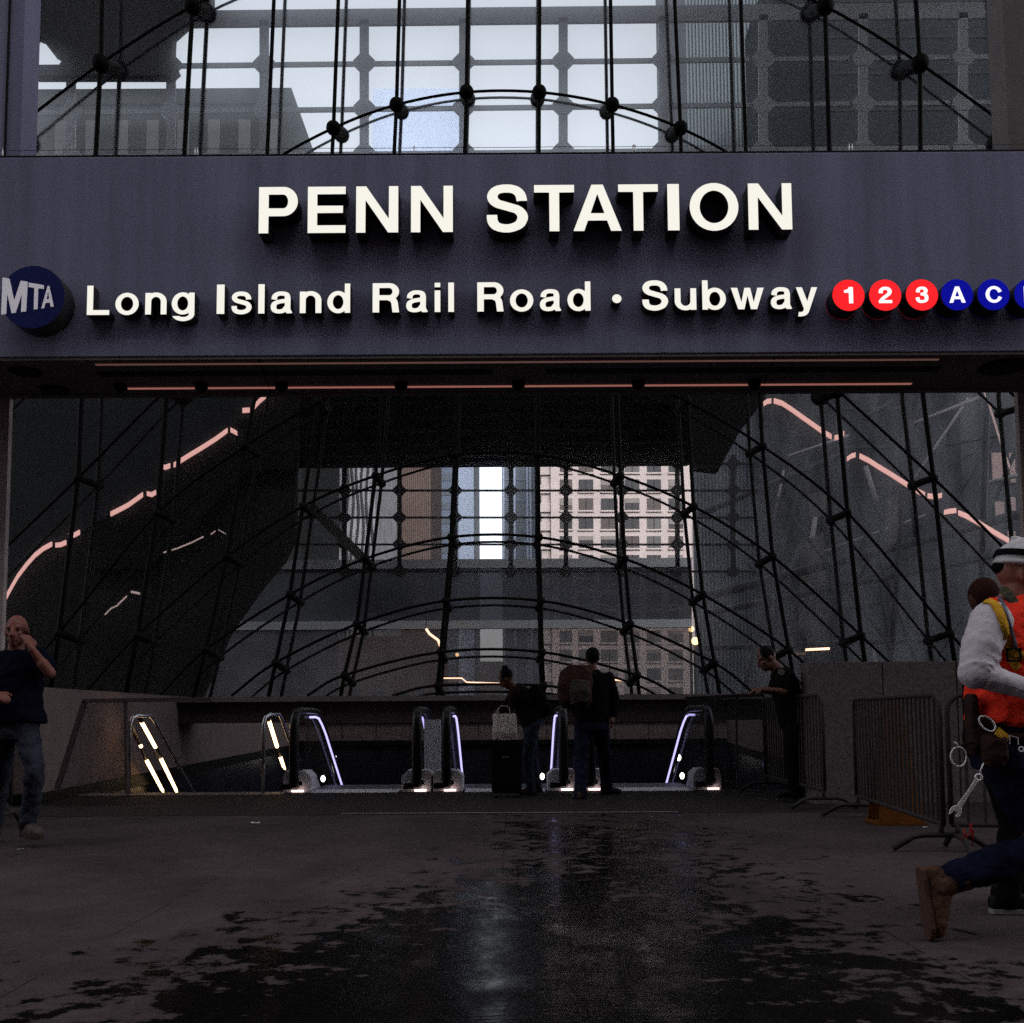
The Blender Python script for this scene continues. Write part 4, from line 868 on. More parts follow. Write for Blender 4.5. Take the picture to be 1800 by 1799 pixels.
# side walls: left slopes back from the jamb
def side_wall(name, label, A, B, ztop, out):
    A = Vector(A); B = Vector(B); d = (B - A).normalized(); nrm = d.cross(Vector((0, 0, 1))) * out
    t = thing(name, A, label, 'wall')
    def slab(za, zb, inset, m, nm):
        mb = MB(); p = [A + nrm * inset, B + nrm * inset]
        mb.prism([p[0] + Vector((0, 0, za)), p[1] + Vector((0, 0, za)), p[1] + Vector((0, 0, zb)), p[0] + Vector((0, 0, zb))], nrm * -.35)
        mb.build(nm, m, t)
    slab(.13, ztop, 0, m_stone, 'wall'); slab(-.05, .128, .03, m_black, 'beam'); slab(-4, -.052, -.03, m_navyglass, 'lower_panel')
    return t
side_wall('stone_side_wall', 'warm grey stone parapet wall running back on the left of the stairs', (P(62, 1300, 11.7).x, 11.7, 0), (P(512, 1300, 30.5).x, 30.5, 0), 1.345, 1)
side_wall('stone_side_wall', 'shaded stone parapet running back behind the leaning person in black', (4.28, 11.7, 0), (P(1278, 1300, 30.5).x, 30.5, 0), 1.30, -1)
# floor of the lower hall far below
mb = MB(); mb.box((-9, 13.6, -4.4), (9, 33, -4.1)); structure(mb, 'floor_lower_hall', m_soffit)
mb = MB(); mb.box((PIT_X0, PIT_Y0 - .02, -4), (PIT_X1, PIT_Y0, -.004)); structure(mb, 'floor_edge', m_soffit)
# mirrored downlight glints, built as small added lamps in the hall
m_glint = lamp_mat('glint_lens', (1.0, 0.93, 0.8), 3.0)
for i, (x, y, lab) in enumerate(((432, 1342, 'small mirrored downlight glint on the navy panel midway between the stair rails'), (481, 1340, 'small mirrored downlight glint seen right beside the second stair rail'), (586, 1333, 'small mirrored downlight glint up beside the first bluish light strip'),
        (565, 1370, 'small mirrored downlight glint low beside the first escalator'), (957, 1366, 'small mirrored downlight glint low beside the wheeled suitcase'), (1195, 1333, 'small mirrored downlight glint higher up before the right hand escalator'), (1202, 1365, 'small mirrored downlight glint low down before the right hand escalator'), (1305, 1343, 'small lit spotlight right of the right hand escalator'))):
    YS = 30.6 if x not in (565, 957, 1202) else 17.0; c = P(x, y, YS)
    k_ = YS / 19.3; t = thing('glint', (c.x, YS + .3, c.z), lab, 'glint', 'added downlight glints low in the escalator hall')
    ax = Vector((.55 * (1 if x < 900 else -1), -.8, .1)).normalized()
    mb = MB(); mb.tube([c + Vector((0, .3, 0)), c + Vector((0, .1, 0)), c, c + ax * .06], [.025 * k_, .03 * k_, .06 * k_, .068 * k_], 12); mb.build('added_housing', m_black, t)
    mb = MB(); mb.ball(c + ax * .063, .042 * k_, .042 * k_, .06 * k_, 12, 8); mb.build('lens', m_glint, t)

# ---------------------------------------------------------------- escalators
m_rubber = mat('black_handrail_rubber', (0.012, 0.011, 0.012), 0.35)
m_skirt = mat('satin_steel_plate', (0.72, 0.70, 0.76), 0.5, 0.0, var=0.15, scale=9)
m_led = lamp_mat('cool_white_led', (0.52, 0.48, 1.0), 0.6)
m_step = mat('step_aluminium', (0.2, 0.2, 0.21), 0.45, 0.7, var=0.2, scale=20)
gl_bal = glass_mat('balustrade_glass', (0.82, 0.84, 0.88), gloss=0.015, dust=0.02, dvar=0.3, fres=0.03)
S30 = math.tan(R(30))
Y0, YT = 13.4, 14.9           # newel, start of the slope
def esc_z(Y, base): return base if Y < YT else base - (Y - YT) * S30
m_comb = lamp_mat('comb_light_pinkish', (1.0, 0.74, 0.66), 1.6)
def escalator(xl, xr, label):
    """xl, xr: photo columns of the left and right newel"""
    a, b = P(xl, 1310, Y0).x, P(xr, 1310, Y0).x
    t = thing('escalator', ((a + b) / 2, Y0, 0), label, 'escalator', 'escalators going down in the hall')
    YE = 21.5
    for s, x in ((1, a), (-1, b)):
        # handrail: loop round the newel, level run, then the slope
        hz = 1.06
        rail = [(x, Y0 + .06, .075), (x, Y0 - .02, .10), (x, Y0 - .035, .18), (x, Y0 - .035, .34)] + [(x, Y0 - .035 - .01 * math.sin(k / 5 * 3.14), .34 + .48 * k / 5) for k in range(1, 6)]
        rail += [(x, Y0 + .22 - .255 * math.cos(R(90 * k / 6)), .82 + .24 * math.sin(R(90 * k / 6))) for k in range(1, 7)]
        rail += [(x, Y0 + .6, hz), (x, YT - .3, hz), (x, YT, hz - .02), (x, YT + .35, hz - .16)] + [(x, YT + .35 + i * 1.0, hz - .16 - i * S30) for i in range(1, 7)]
        mb = MB(); mb.tube(rail, .062, 10, flat=.8)
        mb.build('handrail', m_rubber, t)
        mb = MB(); mb.box((x - .05, Y0 + .03, .27), (x + .05, Y0 + .34, .42)); mb.build('newel', m_black, t, bevel=.02)
        mb = MB(); top = [(YT - .9 + i * .5) for i in range(15)]
        vs = [(x - s * .0, y, esc_z(y, .99)) for y in top] + [(x, y, esc_z(y, .12)) for y in top]; m = len(top)
        mb.add(vs, [(i, i + 1, m + i + 1, m + i) for i in range(m - 1)]); mb.build('glass_panel', gl_bal, t)
        # light strip under the handrail on the inner side
        xi = x + s * .05
        pts = [(xi, Y0 + .75, hz - .085), (xi, YT - .35, hz - .085), (xi, YT - .1, hz - .11), (xi, YT + .15, hz - .2), (xi, YT + .45, hz - .34)] + [(xi, YT + .45 + i * .6, hz - .34 - i * .6 * S30) for i in range(1, 10)]
        mb = MB(); mb.tube(pts, .015, 7); mb.build('light_strip', m_led, t)
        # steel base plate with rounded shoulders at the landing
        w = .205; outer = {518: -1, 1246: 1}.get(xl if s > 0 else xr, 0)
        mb = MB(); q = [(x - w + (.05 if outer < 0 else 0), 0), (x + w - (.05 if outer > 0 else 0), 0), (x + w - (.05 if outer > 0 else 0), .20), (x + w - .07, .27), (x - w + .07, .27), (x - w + (.05 if outer < 0 else 0), .20)]
        mb.prism([Vector((px, Y0 + .04, pz + .003)) for px, pz in q], Vector((0, .42, 0)))
        mb.build('base_plate', m_skirt, t)
        mb = MB(); mb.box((x - w + .03, Y0 + .035, .04), (x - w + .16, Y0 + .039, .11)); mb.box((x + .05, Y0 + .035, .09), (x + .09, Y0 + .039, .14)); mb.build('sensor_plate', m_black, t)
        mb = MB(); mb.tube([(x - .03, Y0 - .01, .022), (x + .12, Y0 - .01, .022)], .012, 7); mb.build('comb_light', m_comb, t)
        # skirt along the steps
        mb = MB(); ys = [Y0 + .22, YT] + [YT + i for i in range(1, 7)]
        vs = [(x, y, esc_z(y, .15)) for y in ys] + [(x, y, esc_z(y, -.3)) for y in ys]; m = len(ys)
        mb.add(vs, [(i, i + 1, m + i + 1, m + i) for i in range(m - 1)]); mb.build('skirt', m_skirt, t)
    mb = MB(); mb.box((a + .24, Y0 - .15, .005), (b - .24, Y0 + .4, .014)); mb.build('comb_plate', m_skirt, t)
    for i in range(14):
        y = Y0 + .42 + i * .4; z_ = 0.0 if y < YT else -(y - YT + .2) * S30
        mb = MB(); mb.box((a + .12, y, z_ - .24), (b - .12, y + .399, z_ - .01)); mb.build('step', m_step, t)
    return t
e1 = escalator(518, 733, 'escalator between the stair and the pair of newels left of the suitcase')
escalator(785, 990, 'middle escalator, partly hidden by a dark wheeled suitcase')
escalator(1038, 1246, 'escalator right of the middle one, its newels flanking the backpack wearer')

mb = MB(); qa, qb = P(746, 1300, 14.25), P(775, 1300, 14.25); mb.box((qa.x, 14.2, .02), (qb.x, 14.27, .93)); mb.build('deck_panel', m_skirt, e1)
# ---------------------------------------------------------------- stair with lit handrails
m_ledw = lamp_mat('warm_white_handrail_led', (1.0, 0.62, 0.30), 2.6)
m_tread = mat('granite_tread', (0.06, 0.056, 0.06), 0.6, var=.2, scale=20)
YSx = 13.3
st = thing('staircase', (P(360, 1395, YSx).x, YSx, 0), 'stair going down left of the escalators with lit steel handrails', 'staircase')
xa, xb = P(105, 1395, YSx).x, P(500, 1395, YSx).x
for i in range(16):
    mb = MB(); mb.box((xa, YSx + .2 + i * .3, -.17 * (i + 1) - .17), (xb, YSx + .2 + (i + 1) * .3, -.17 * (i + 1))); mb.build('step', m_tread, st)
mb = MB(); mb.box((xa, YSx - .3, .002), (xb, YSx + .15, .012)); mb.build('nosing_strip', m_soffit, st)
def handrail(pxs, led, post_top):
    """post photo column pxs; led: photo segments of the lit tubes, on the slope of the rail"""
    Yp = YSx
    p = P(pxs, 1398, Yp); zt2 = P(pxs, post_top, Yp).z
    for dx, dys in ((0, 0.0),):
        mb = MB(); mb.tube([(p.x, Yp, .003), (p.x, Yp, zt2 - .12), (p.x + .02, Yp + .02, zt2 - .03), (p.x + .06, Yp + .08, zt2), (p.x + .1, Yp + .45, zt2), (p.x + .1, Yp + .6, zt2 - .06)] + [(p.x + .1, Yp + .6 + i * .5, zt2 - .06 - i * .5 * .62) for i in range(1, 8)], .024, 10)
        h = mb.build('handrail', m_steel, st)
    return h
h1 = handrail(226, None, 1259)
h2 = handrail(462, None, 1257)
def lit(seg, Ya, Yb, par):
    a, b = P(*seg[0], Ya), P(*seg[1], Yb); mb = MB(); mb.tube([a, b], .026, 9); mb.build('light_tube', m_ledw, st)
lit([(249, 1270), (273, 1314)], 13.9, 15.0, h1); lit([(283, 1335), (313, 1397)], 15.3, 16.6, h1)
lit([(231, 1280), (248, 1313)], 14.1, 15.0, h1); lit([(258, 1338), (289, 1397)], 15.3, 16.6, h1)
lit([(473, 1268), (487, 1313)], 13.9, 15.0, h2); lit([(493, 1332), (500, 1354)], 15.3, 16.0, h2)
for par, pts in (('a', [(244, 1261), (250, 1270), (273, 1314), (283, 1335), (314, 1399)]), ('b', [(227, 1273), (231, 1280), (248, 1313), (258, 1338), (290, 1399)]), ('c', [(466, 1258), (473, 1268), (487, 1313), (493, 1332), (502, 1362)])):
    Ys = [13.6, 13.9, 15.0, 15.3, 16.6 if par != 'c' else 16.2]
    mb = MB(); mb.tube([P(x, y, Y + .05) for (x, y), Y in zip(pts, Ys)], .03, 9); mb.build('lower_rail', m_dsteel, st)
# glass guards at the floor edge
gl_guard = glass_mat('guard_glass', (0.80, 0.80, 0.82), gloss=0.06, dust=0.02)
def guard(frame, pane_, Yg, label):
    q = P(*frame[0][0], Yg); t = thing('glass_guard', (q.x, Yg, 0), label, 'guard rail')
    for a, b, w in frame:
        mb = MB(); mb.bar(P(*a, Yg), P(*b, Yg), w, .05, up=Vector((0, 1, 0))); mb.build('frame_bar', m_band, t)
    mb = MB(); mb.prism([P(x, y, Yg + .03) for x, y in pane_], Vector((0, .015, 0))); mb.build('glass_panel', gl_guard, t)
guard([((146, 1233), (372, 1230), .045), ((149, 1234), (100, 1388), .05), ((221, 1233), (223, 1395), .03)], [(150, 1236), (222, 1234), (222, 1393), (102, 1388)], 11.5, 'dark framed glass guard with a slanting edge left of the stair')
guard([((1205, 1229), (1342, 1222), .045), ((1294, 1226), (1296, 1392), .02), ((1342, 1224), (1344, 1390), .02)], [(1208, 1230), (1340, 1225), (1342, 1388), (1210, 1390)], 13.25, 'glass guard with a dark top rail right of the escalators')

# ---------------------------------------------------------------- crowd barriers
m_galv = mat('galvanised_barrier_tube', (0.030, 0.022, 0.022), 0.65, 0.0, spec=.15, var=0.3, scale=9)
def barrier(A, B, label, feet=(True, True), height=1.12):
    A = Vector(A); B = Vector(B); d = (B - A); L = d.length; d.normalize(); n = Vector((-d.y, d.x, 0)); up = Vector((0, 0, 1))
    t = thing('crowd_barrier', (A + B) / 2, label, 'barrier', 'steel crowd barriers')
    zb_, r = .20, .019
    loop = []
    for (s, zc, corner) in ((0, zb_, 0), (0, height, 1), (1, height, 2), (1, zb_, 3)):
        c = A + d * (L * s) + up * zc
        rad = .11 if corner in (1, 2) else .03
        sx = d * (1 if s == 0 else -1); sz = up * (1 if zc == zb_ else -1)
        seq = [c + sz * rad, c + sz * rad * .3 + sx * rad * .08, c + sz * rad * .08 + sx * rad * .3, c + sx * rad]
        if corner in (0, 2): seq = seq[::-1] if corner == 0 else seq[::-1]
        loop += seq
    loop = []
    def arc(c, u, v, rad):
        return [c - u * rad - v * rad + u * rad * math.sin(q) + v * rad * (math.cos(q)) for q in [math.pi / 2 * i / 5 for i in range(6)]]
    ca, cb = A + up * height, B + up * height
    loop = [A + up * zb_] + [A + up * (height - .12)] + [A + d * (.12 - .12 * math.cos(q)) + up * (height - .12 + .12 * math.sin(q)) for q in [math.pi / 2 * i / 5 for i in range(1, 6)]]
    loop += [B - d * (.12 - .12 * math.sin(q)) + up * (height - .12 + .12 * math.cos(q)) for q in [math.pi / 2 * i / 5 for i in range(0, 6)]] + [B + up * zb_]
    mb = MB(); mb.tube(loop, r, 9); mb.build('frame', m_galv, t)
    mb = MB(); mb.tube([A + up * zb_, B + up * zb_], r * .95, 9); mb.build('bottom_rail', m_galv, t)
    k = int(L / .11)
    mb = MB()
    for i in range(1, k): 
        p = A + d * (L * i / k); mb.tube([p + up * zb_, p + up * (height - .005)], .0125, 6, caps=False)
    mb.build('bars', m_galv, t)
    for s, on in ((0.02, feet[0]), (.98, feet[1])):
        if not on: continue
        c = A + d * (L * s)
        for sg in (-1, 1):
            pass
        mb = MB(); mb.tube([c + n * -.34 + up * .02, c + n * -.2 + up * .105, c + n * -.13 + up * .12, c + n * .13 + up * .12, c + n * .2 + up * .105, c + n * .34 + up * .02], .021, 9)
        mb.tube([c + up * .12, c + up * (zb_ + .01)], .02, 8); mb.build('foot', m_galv, t)
    return t
B1a = Vector((3.29, 9.9, 0)); B1b = Vector((3.06, 7.37, 0))
barrier((B1a.x, B1a.y, 0), (B1b.x, B1b.y, 0), 'crowd barrier standing in front of the tall orange floor sign')
barrier((B1b.x + .05, B1b.y - .02, 0), (B1b.x + 2.0, B1b.y - .32, 0), 'crowd barrier passing behind the worker in the orange vest, red ribbon on it', feet=(True, True))
B2a = Vector((3.21, 13.1, 0)); B2b = Vector((3.2, 10.6, 0))
barrier((B2a.x, B2a.y, 0), (B2b.x, B2b.y, 0), 'crowd barrier with a person in black leaning on its top rail', height=1.18)
barrier((-5.75, 9.35, 0), (-4.62, 9.5, 0), 'crowd barrier at the foot of the left wall behind the phoning person')
# red ribbon knotted on the bottom rail
rp_ = P(1697, 1459, B1b.y - .14); t = MB()
for i in range(6):
    a = rp_ + Vector((random.uniform(-.03, .03), -.03 + random.uniform(-.02, .02), .05 - i * .012)); t.tube([a, a + Vector((random.uniform(-.03, .03), -.02, -.05)), a + Vector((random.uniform(-.035, .035), -.01, -.1))], [.005, .006, .003], 6)
tag(t.build('red_ribbon', mat('red_tape', (0.2, 0.008, 0.008), .9, var=.3, scale=40), origin=rp_), 'crumpled red tape ribbon tied to the bottom rail of a barrier', 'ribbon')
# tall orange A-frame floor sign
m_or = mat('orange_plastic_sign', (0.10, 0.032, 0.005), 0.85, spec=.1, var=.3, scale=5)
YA = 9.3; fs = thing('floor_sign', (P(1575, 1467, YA).x, YA, 0), 'tall tapering orange plastic floor sign seen through barrier bars', 'floor sign')
cx_ = P(1575, 1467, YA).x; zt3 = P(1575, 1238, YA).z
for s, nm in ((-1, 'front_board'), (1, 'back_board')):
    yb_, yt_ = s * .17, s * .025
    w0, w1 = .20, .095
    mb = MB(); prof = [(-w0, .02), (w0, .02), (w0 * .97, .10), (w1, zt3 - .05), (w1 * .6, zt3), (-w1 * .6, zt3), (-w1, zt3 - .05), (-w0 * .97, .10)]
    mb.prism([Vector((cx_ + x, YA + yb_ + (yt_ - yb_) * z_ / zt3, z_)) for x, z_ in prof], Vector((0, .02 * -s, 0))); mb.build(nm, m_or, fs, bevel=.006)
mb = MB(); mb.box((cx_ - .21, YA - .19, .001), (cx_ + .21, YA + .19, .022)); mb.build('base', m_or, fs)
# litter
def scrap(x, y, w, h, lab):
    c = G(x, y); mb = MB(); n = 9
    top = [c + Vector((w * math.cos(6.283 * i / n) * random.uniform(.6, 1.1), h * math.sin(6.283 * i / n) * random.uniform(.6, 1.1), .006 + random.uniform(0, .012))) for i in range(n)]
    mb.prism(top, Vector((0, 0, .0025))); tag(mb.build('paper_scrap', mat('grubby_paper', (.5, .48, .46), .8, var=.3, scale=30), origin=c), lab, 'litter')
scrap(448, 1449, .05, .03, 'flat torn paper scrap on the pavement before the stair')
scrap(36, 1496, .03, .02, 'small pale paper scrap near the boot of the phoning person')
scrap(1627, 1457, .03, .02, 'pale paper scrap beside the orange floor sign')
# ---------------------------------------------------------------- people
X3, Y3, Z3 = Vector((1, 0, 0)), Vector((0, 1, 0)), Vector((0, 0, 1))
def skin_over(name, mb, voxel, mats, parent, smooth=4, wrinkle=0.0, wscale=0.09, label=None, cut=None):
    """grow ONE continuous surface over the overlapping shapes in mb"""
    org = world_org(parent)
    me = bpy.data.meshes.new(name + '_rough'); me.from_pydata([v - org for v in mb.v], [], mb.f)
    bm = bmesh.new(); bm.from_mesh(me); bmesh.ops.recalc_face_normals(bm, faces=bm.faces[:]); bm.to_mesh(me); bm.free()
    o = bpy.data.objects.new(name + '_rough', me); COL.objects.link(o)
    r = o.modifiers.new('r', 'REMESH'); r.mode = 'VOXEL'; r.voxel_size = voxel; r.use_smooth_shade = True
    s = o.modifiers.new('s', 'SMOOTH'); s.factor = 0.5; s.iterations = smooth
    if wrinkle:
        tx = bpy.data.textures.new(name + '_folds', 'CLOUDS'); tx.noise_scale = wscale; tx.noise_depth = 2
        d = o.modifiers.new('d', 'DISPLACE'); d.texture = tx; d.strength = wrinkle; d.mid_level = 0.5
    dg = bpy.context.evaluated_depsgraph_get(); dg.update()
    ev = o.evaluated_get(dg); m2 = bpy.data.meshes.new_from_object(ev, depsgraph=dg)
    bpy.data.objects.remove(o); bpy.data.meshes.remove(me)
    if cut:
        bm = bmesh.new(); bm.from_mesh(m2)
        for co, no in cut:
            g = bm.verts[:] + bm.edges[:] + bm.faces[:]
            bmesh.ops.bisect_plane(bm, geom=g, plane_co=Vector(co) - org, plane_no=no, clear_outer=True)
        bm.to_mesh(m2); bm.free()
    m2.name = name; m2.materials.clear()
    for m in (mats if isinstance(mats, (list, tuple)) else [mats]): m2.materials.append(m)
    for p in m2.polygons: p.use_smooth = True; p.material_index = 0
    q = bpy.data.objects.new(name, m2); COL.objects.link(q); q.parent = parent; ORG[q.name] = org
    if label: q['label'] = label
    return q
def limb(mb, pts, rad, seg=12):
    """tapered limb through joints, round ended"""
    mb.tube(pts, rad, seg)
    for p, r in zip(pts, rad): mb.ball(p, r, r, r, 12, 8)
def loft(mb, rings, seg=20, power=2.4):
    """rings: (centre, side vector, depth vector); rounded-box cross sections, closed at both ends"""
    k = len(mb.v)
    for c, ax, ay in rings:
        for q in range(seg):
            a = 2 * math.pi * q / seg; ca, sa = math.cos(a), math.sin(a)
            u = math.copysign(abs(ca) ** (2 / power), ca); w = math.copysign(abs(sa) ** (2 / power), sa)
            mb.v.append(Vector(c) + ax * u + ay * w)
    n = len(rings)
    for i in range(n - 1):
        for q in range(seg):
            a = k + i * seg + q; b = k + i * seg + (q + 1) % seg
            mb.f.append([a, b, b + seg, a + seg]); mb.m.append(0); mb.sm.append(True)
    mb.f.append([k + q for q in range(seg)][::-1]); mb.m.append(0); mb.sm.append(True)
    mb.f.append([k + (n - 1) * seg + q for q in range(seg)]); mb.m.append(0); mb.sm.append(True)
def head(mb, c, fwd, up, s=1.0, face=True):
    """c: middle of the head; fwd: way the face looks; up: crown"""
    fwd = fwd.normalized(); side = fwd.cross(up).normalized(); up = side.cross(fwd).normalized()
    rot = Matrix((side, fwd, up)).transposed()
    L = lambda x, y, z: c + side * x * s + fwd * y * s + up * z * s
    mb.ball(L(0, -.012, .025), .077 * s, .096 * s, .098 * s, 20, 14, rot=rot)
    mb.ball(L(0, .022, -.045), .060 * s, .068 * s, .078 * s, 16, 12, rot=rot)
    mb.ball(L(0, .058, -.096), .030 * s, .026 * s, .026 * s, 12, 8, rot=rot)       # chin
    if face:
        mb.tube([L(0, .085, .02), L(0, .103, -.012), L(0, .113, -.030), L(0, .088, -.042)], [.010 * s, .014 * s, .018 * s, .012 * s], 10)
        mb.ball(L(.014, .092, -.036), .011 * s, .012 * s, .009 * s, 8, 6); mb.ball(L(-.014, .092, -.036), .011 * s, .012 * s, .009 * s, 8, 6)
        for q in (-1, 1):
            mb.ball(L(q * .034, .074, .026), .026 * s, .013 * s, .010 * s, 10, 8, rot=rot)   # brow
            mb.ball(L(q * .045, .062, -.024), .022 * s, .018 * s, .018 * s, 10, 8, rot=rot)   # cheek bone
            mb.ball(L(q * .079, -.010, -.004), .013 * s, .022 * s, .034 * s, 12, 8, rot=rot); mb.ball(L(q * .080, -.010, -.028), .010 * s, .014 * s, .014 * s, 8, 6, rot=rot)   # ear
        mb.ball(L(0, .084, -.063), .026 * s, .012 * s, .008 * s, 10, 8, rot=rot)
        mb.ball(L(0, .083, -.077), .022 * s, .012 * s, .008 * s, 10, 8, rot=rot)
    return L
def hand(mb, w, d, n, thumb, s=1.0, curl=0.5, spread=0.12):
    """w wrist, d along the palm, n out of the back of the hand, thumb: side the thumb leaves (+1 = d x n)"""
    d = d.normalized(); n = (n - d * n.dot(d)).normalized(); t = d.cross(n) * thumb
    k = w + d * .085 * s
    mb.tube([w, w + d * .03 * s, k], [.026 * s, .034 * s, .034 * s], 10, flat=.6)
    rot = Matrix((t, d, n)).transposed()
    mb.ball(w + d * .05 * s, .042 * s, .05 * s, .018 * s, 12, 8, rot=rot)
    for i, (off, ln) in enumerate(((.031, .072), (.011, .082), (-.010, .075), (-.030, .058))):
        p = k + t * off * s - d * .004 * s; dirn = (d + t * off * spread * 30 * .1).normalized(); pts = [p - d * .02 * s, p]; rr = [.0095 * s, .0095 * s]
        a = 0
        for j, f in enumerate((.45, .30, .25)):
            a += curl * (0.75 if j == 0 else 0.95); v = dirn * math.cos(a) - n * math.sin(a)
            p = p + v * ln * f * s; pts.append(p); rr.append((.0088 - .0008 * j) * s)
        limb(mb, pts, rr, 8)
    b = w + d * .025 * s + t * .028 * s
    v1 = (d * .7 + t * .75 - n * .25).normalized(); v2 = (d * .95 + t * .25 - n * .3 * (1 + curl)).normalized()
    limb(mb, [b - t * .01 * s, b + v1 * .036 * s, b + v1 * .036 * s + v2 * .03 * s, b + v1 * .036 * s + v2 * .052 * s], [.015 * s, .012 * s, .0105 * s, .009 * s], 8)
def shoe(mb, ankle, toe, up=Z3, s=1.0, high=0.0, shaft=True):
    """ankle joint to toe tip, sole under it"""
    d = (toe - ankle); d = (d - up * d.dot(up)).normalized(); side = d.cross(up).normalized()
    base = ankle - up * .075 * s
    A = lambda x, z: base + d * x * s + up * z * s
    loft(mb, [(A(-.075, .035), side * .030 * s, up * .036 * s), (A(-.045, .045), side * .038 * s, up * .046 * s), (A(.02, .055), side * .040 * s, up * .056 * s), (A(.09, .042), side * .045 * s, up * .043 * s),
              (A(.15, .033), side * .047 * s, up * .034 * s), (A(.185, .027), side * .036 * s, up * .026 * s), (A(.2, .024), side * .018 * s, up * .016 * s)], 16, 2.8)
    if shaft: limb(mb, [A(-.01, .06), A(-.012, .10 + high * .5), A(-.012, .12 + high)], [.05 * s, .047 * s, .05 * s])
def sole(parent, ankle, toe, m, up=Z3, s=1.0, name='shoe_sole', th=.026):
    d = (toe - ankle); d = (d - up * d.dot(up)).normalized(); side = d.cross(up).normalized(); base = ankle - up * .075 * s
    out = [(-.085, .0), (-.07, .03), (-.03, .038), (.03, .036), (.1, .046), (.155, .048), (.19, .034), (.208, .0)]
    pts = out + [(x, -y) for x, y in out[-2:0:-1]]
    mb = MB(); mb.prism([base + d * x * s + side * y * s + up * -.012 * s for x, y in pts], up * th * s); return mb.build(name, m, parent, bevel=.004)
def m_skin(name, c): return mat(name, c, 0.5, var=0.12, scale=40, bump=0.05, bscale=200)
sk_l = m_skin('skin_ruddy', (0.19, 0.068, 0.052)); sk_d = m_skin('skin_tan', (0.12, 0.05, 0.035)); sk_b = m_skin('skin_deep', (0.065, 0.02, 0.016))
c_navy = mat('navy_cotton', (0.004, 0.004, 0.011), .9, spec=.04, var=.3, scale=14, bump=.3, bscale=40)
c_denim = mat('washed_denim', (0.030, 0.032, 0.046), .9, spec=.04, var=.45, scale=9, bump=.3, bscale=120)
c_denimd = mat('dark_denim', (0.012, 0.014, 0.030), .9, spec=.04, var=.4, scale=9, bump=.3, bscale=120)
c_black = mat('black_cotton', (0.005, 0.0045, 0.005), .9, spec=.04, var=.3, scale=14, bump=.3, bscale=50)
c_boot = mat('scuffed_brown_leather', (0.085, 0.042, 0.028), .65, spec=.04, var=.45, scale=22, bump=.3, bscale=60)
c_boot2 = mat('grey_brown_suede', (0.075, 0.055, 0.05), .85, spec=.04, var=.5, scale=25, bump=.3, bscale=60)
c_sole = mat('rubber_sole', (0.05, 0.03, 0.027), .8, spec=.04)
c_hair = mat('black_hair', (0.006, 0.005, 0.005), .6, spec=.04, bump=.5, bscale=180)
m_eye = mat('eye_dark', (0.01, 0.008, 0.008), .2)
def group_people(t): t['group'] = 'people at the station entrance'; return t

# --- bald person on the phone at the left edge, facing the street
Y0 = 8.05
J = lambda x, y, d=0.0: P(x, y, Y0 + d)
tp = thing('person', (J(28, 1480).x, Y0, 0), 'bald person in navy T-shirt and jeans holding a phone to the ear', 'person')
b = MB(); hc = J(29, 1110, -.03)
Lh = head(b, hc, Vector((.14, -1, -.04)), Z3, 1.02)
limb(b, [J(29, 1130), J(28, 1148)], [.060, .066])
sl_, sr_ = J(70, 1156), J(-22, 1156)
el, wl_ = J(88, 1184, -.12), J(56, 1142, -.20)
er_, wr_ = J(-32, 1200, -.02), J(-8, 1221, -.24)
limb(b, [sl_, el, wl_], [.056, .043, .029]); limb(b, [el, el * .6 + wl_ * .4], [.043, .044])
limb(b, [sr_, er_, wr_], [.056, .043, .029])
hand(b, wl_, J(45, 1115, -.17) - wl_, Vector((.85, -.5, .1)), 1, 1.12, .42, .35)
hand(b, wr_, J(10, 1226, -.30) - wr_, Vector((-.1, -.5, .8)), -1, 1.0, .7)
loft(b, [(J(27, 1290), X3 * .15, Y3 * .10), (J(27, 1265), X3 * .175, Y3 * .125), (J(27, 1215), X3 * .165, Y3 * .125), (J(26, 1170), X3 * .185, Y3 * .115), (J(27, 1150), X3 * .13, Y3 * .08)])
hl, hr = J(46, 1285), J(6, 1285); kl, kr = J(61, 1356, -.10), J(2, 1356, .12); al, ar = J(48, 1455, .02), J(-10, 1455, .3)
limb(b, [hl, kl], [.09, .06]); limb(b, [hr, kr], [.09, .06])
limb(b, [kl, kl * .65 + al * .35 + Y3 * .02, al], [.058, .056, .038]); limb(b, [kr, kr * .65 + ar * .35 + Y3 * .02, ar], [.058, .056, .038])
skin_over('body', b, .0085, sk_l, tp, 2)
for q in (-1, 1):
    e = MB(); e.ball(Lh(q * .033, .072, .006), .0125, .009, .008, 10, 8); e.build('eye', m_eye, tp)
b = MB()
loft(b, [(J(29, 1272), X3 * .225, Y3 * .165), (J(27, 1240), X3 * .205, Y3 * .165), (J(27, 1210), X3 * .20, Y3 * .160), (J(26, 1175), X3 * .208, Y3 * .140), (J(26, 1160), X3 * .20, Y3 * .115), (J(27, 1149), X3 * .125, Y3 * .085), (J(28, 1144), X3 * .075, Y3 * .07)])
limb(b, [sl_ - Z3 * .01, sl_ * .35 + el * .65], [.084, .074]); limb(b, [sr_ - Z3 * .01, sr_ * .35 + er_ * .65], [.084, .074])
skin_over('t_shirt', b, .010, c_navy, tp, 3, .045, .11)
b = MB(); loft(b, [(J(27, 1300), X3 * .165, Y3 * .125), (J(27, 1262), X3 * .187, Y3 * .138)])
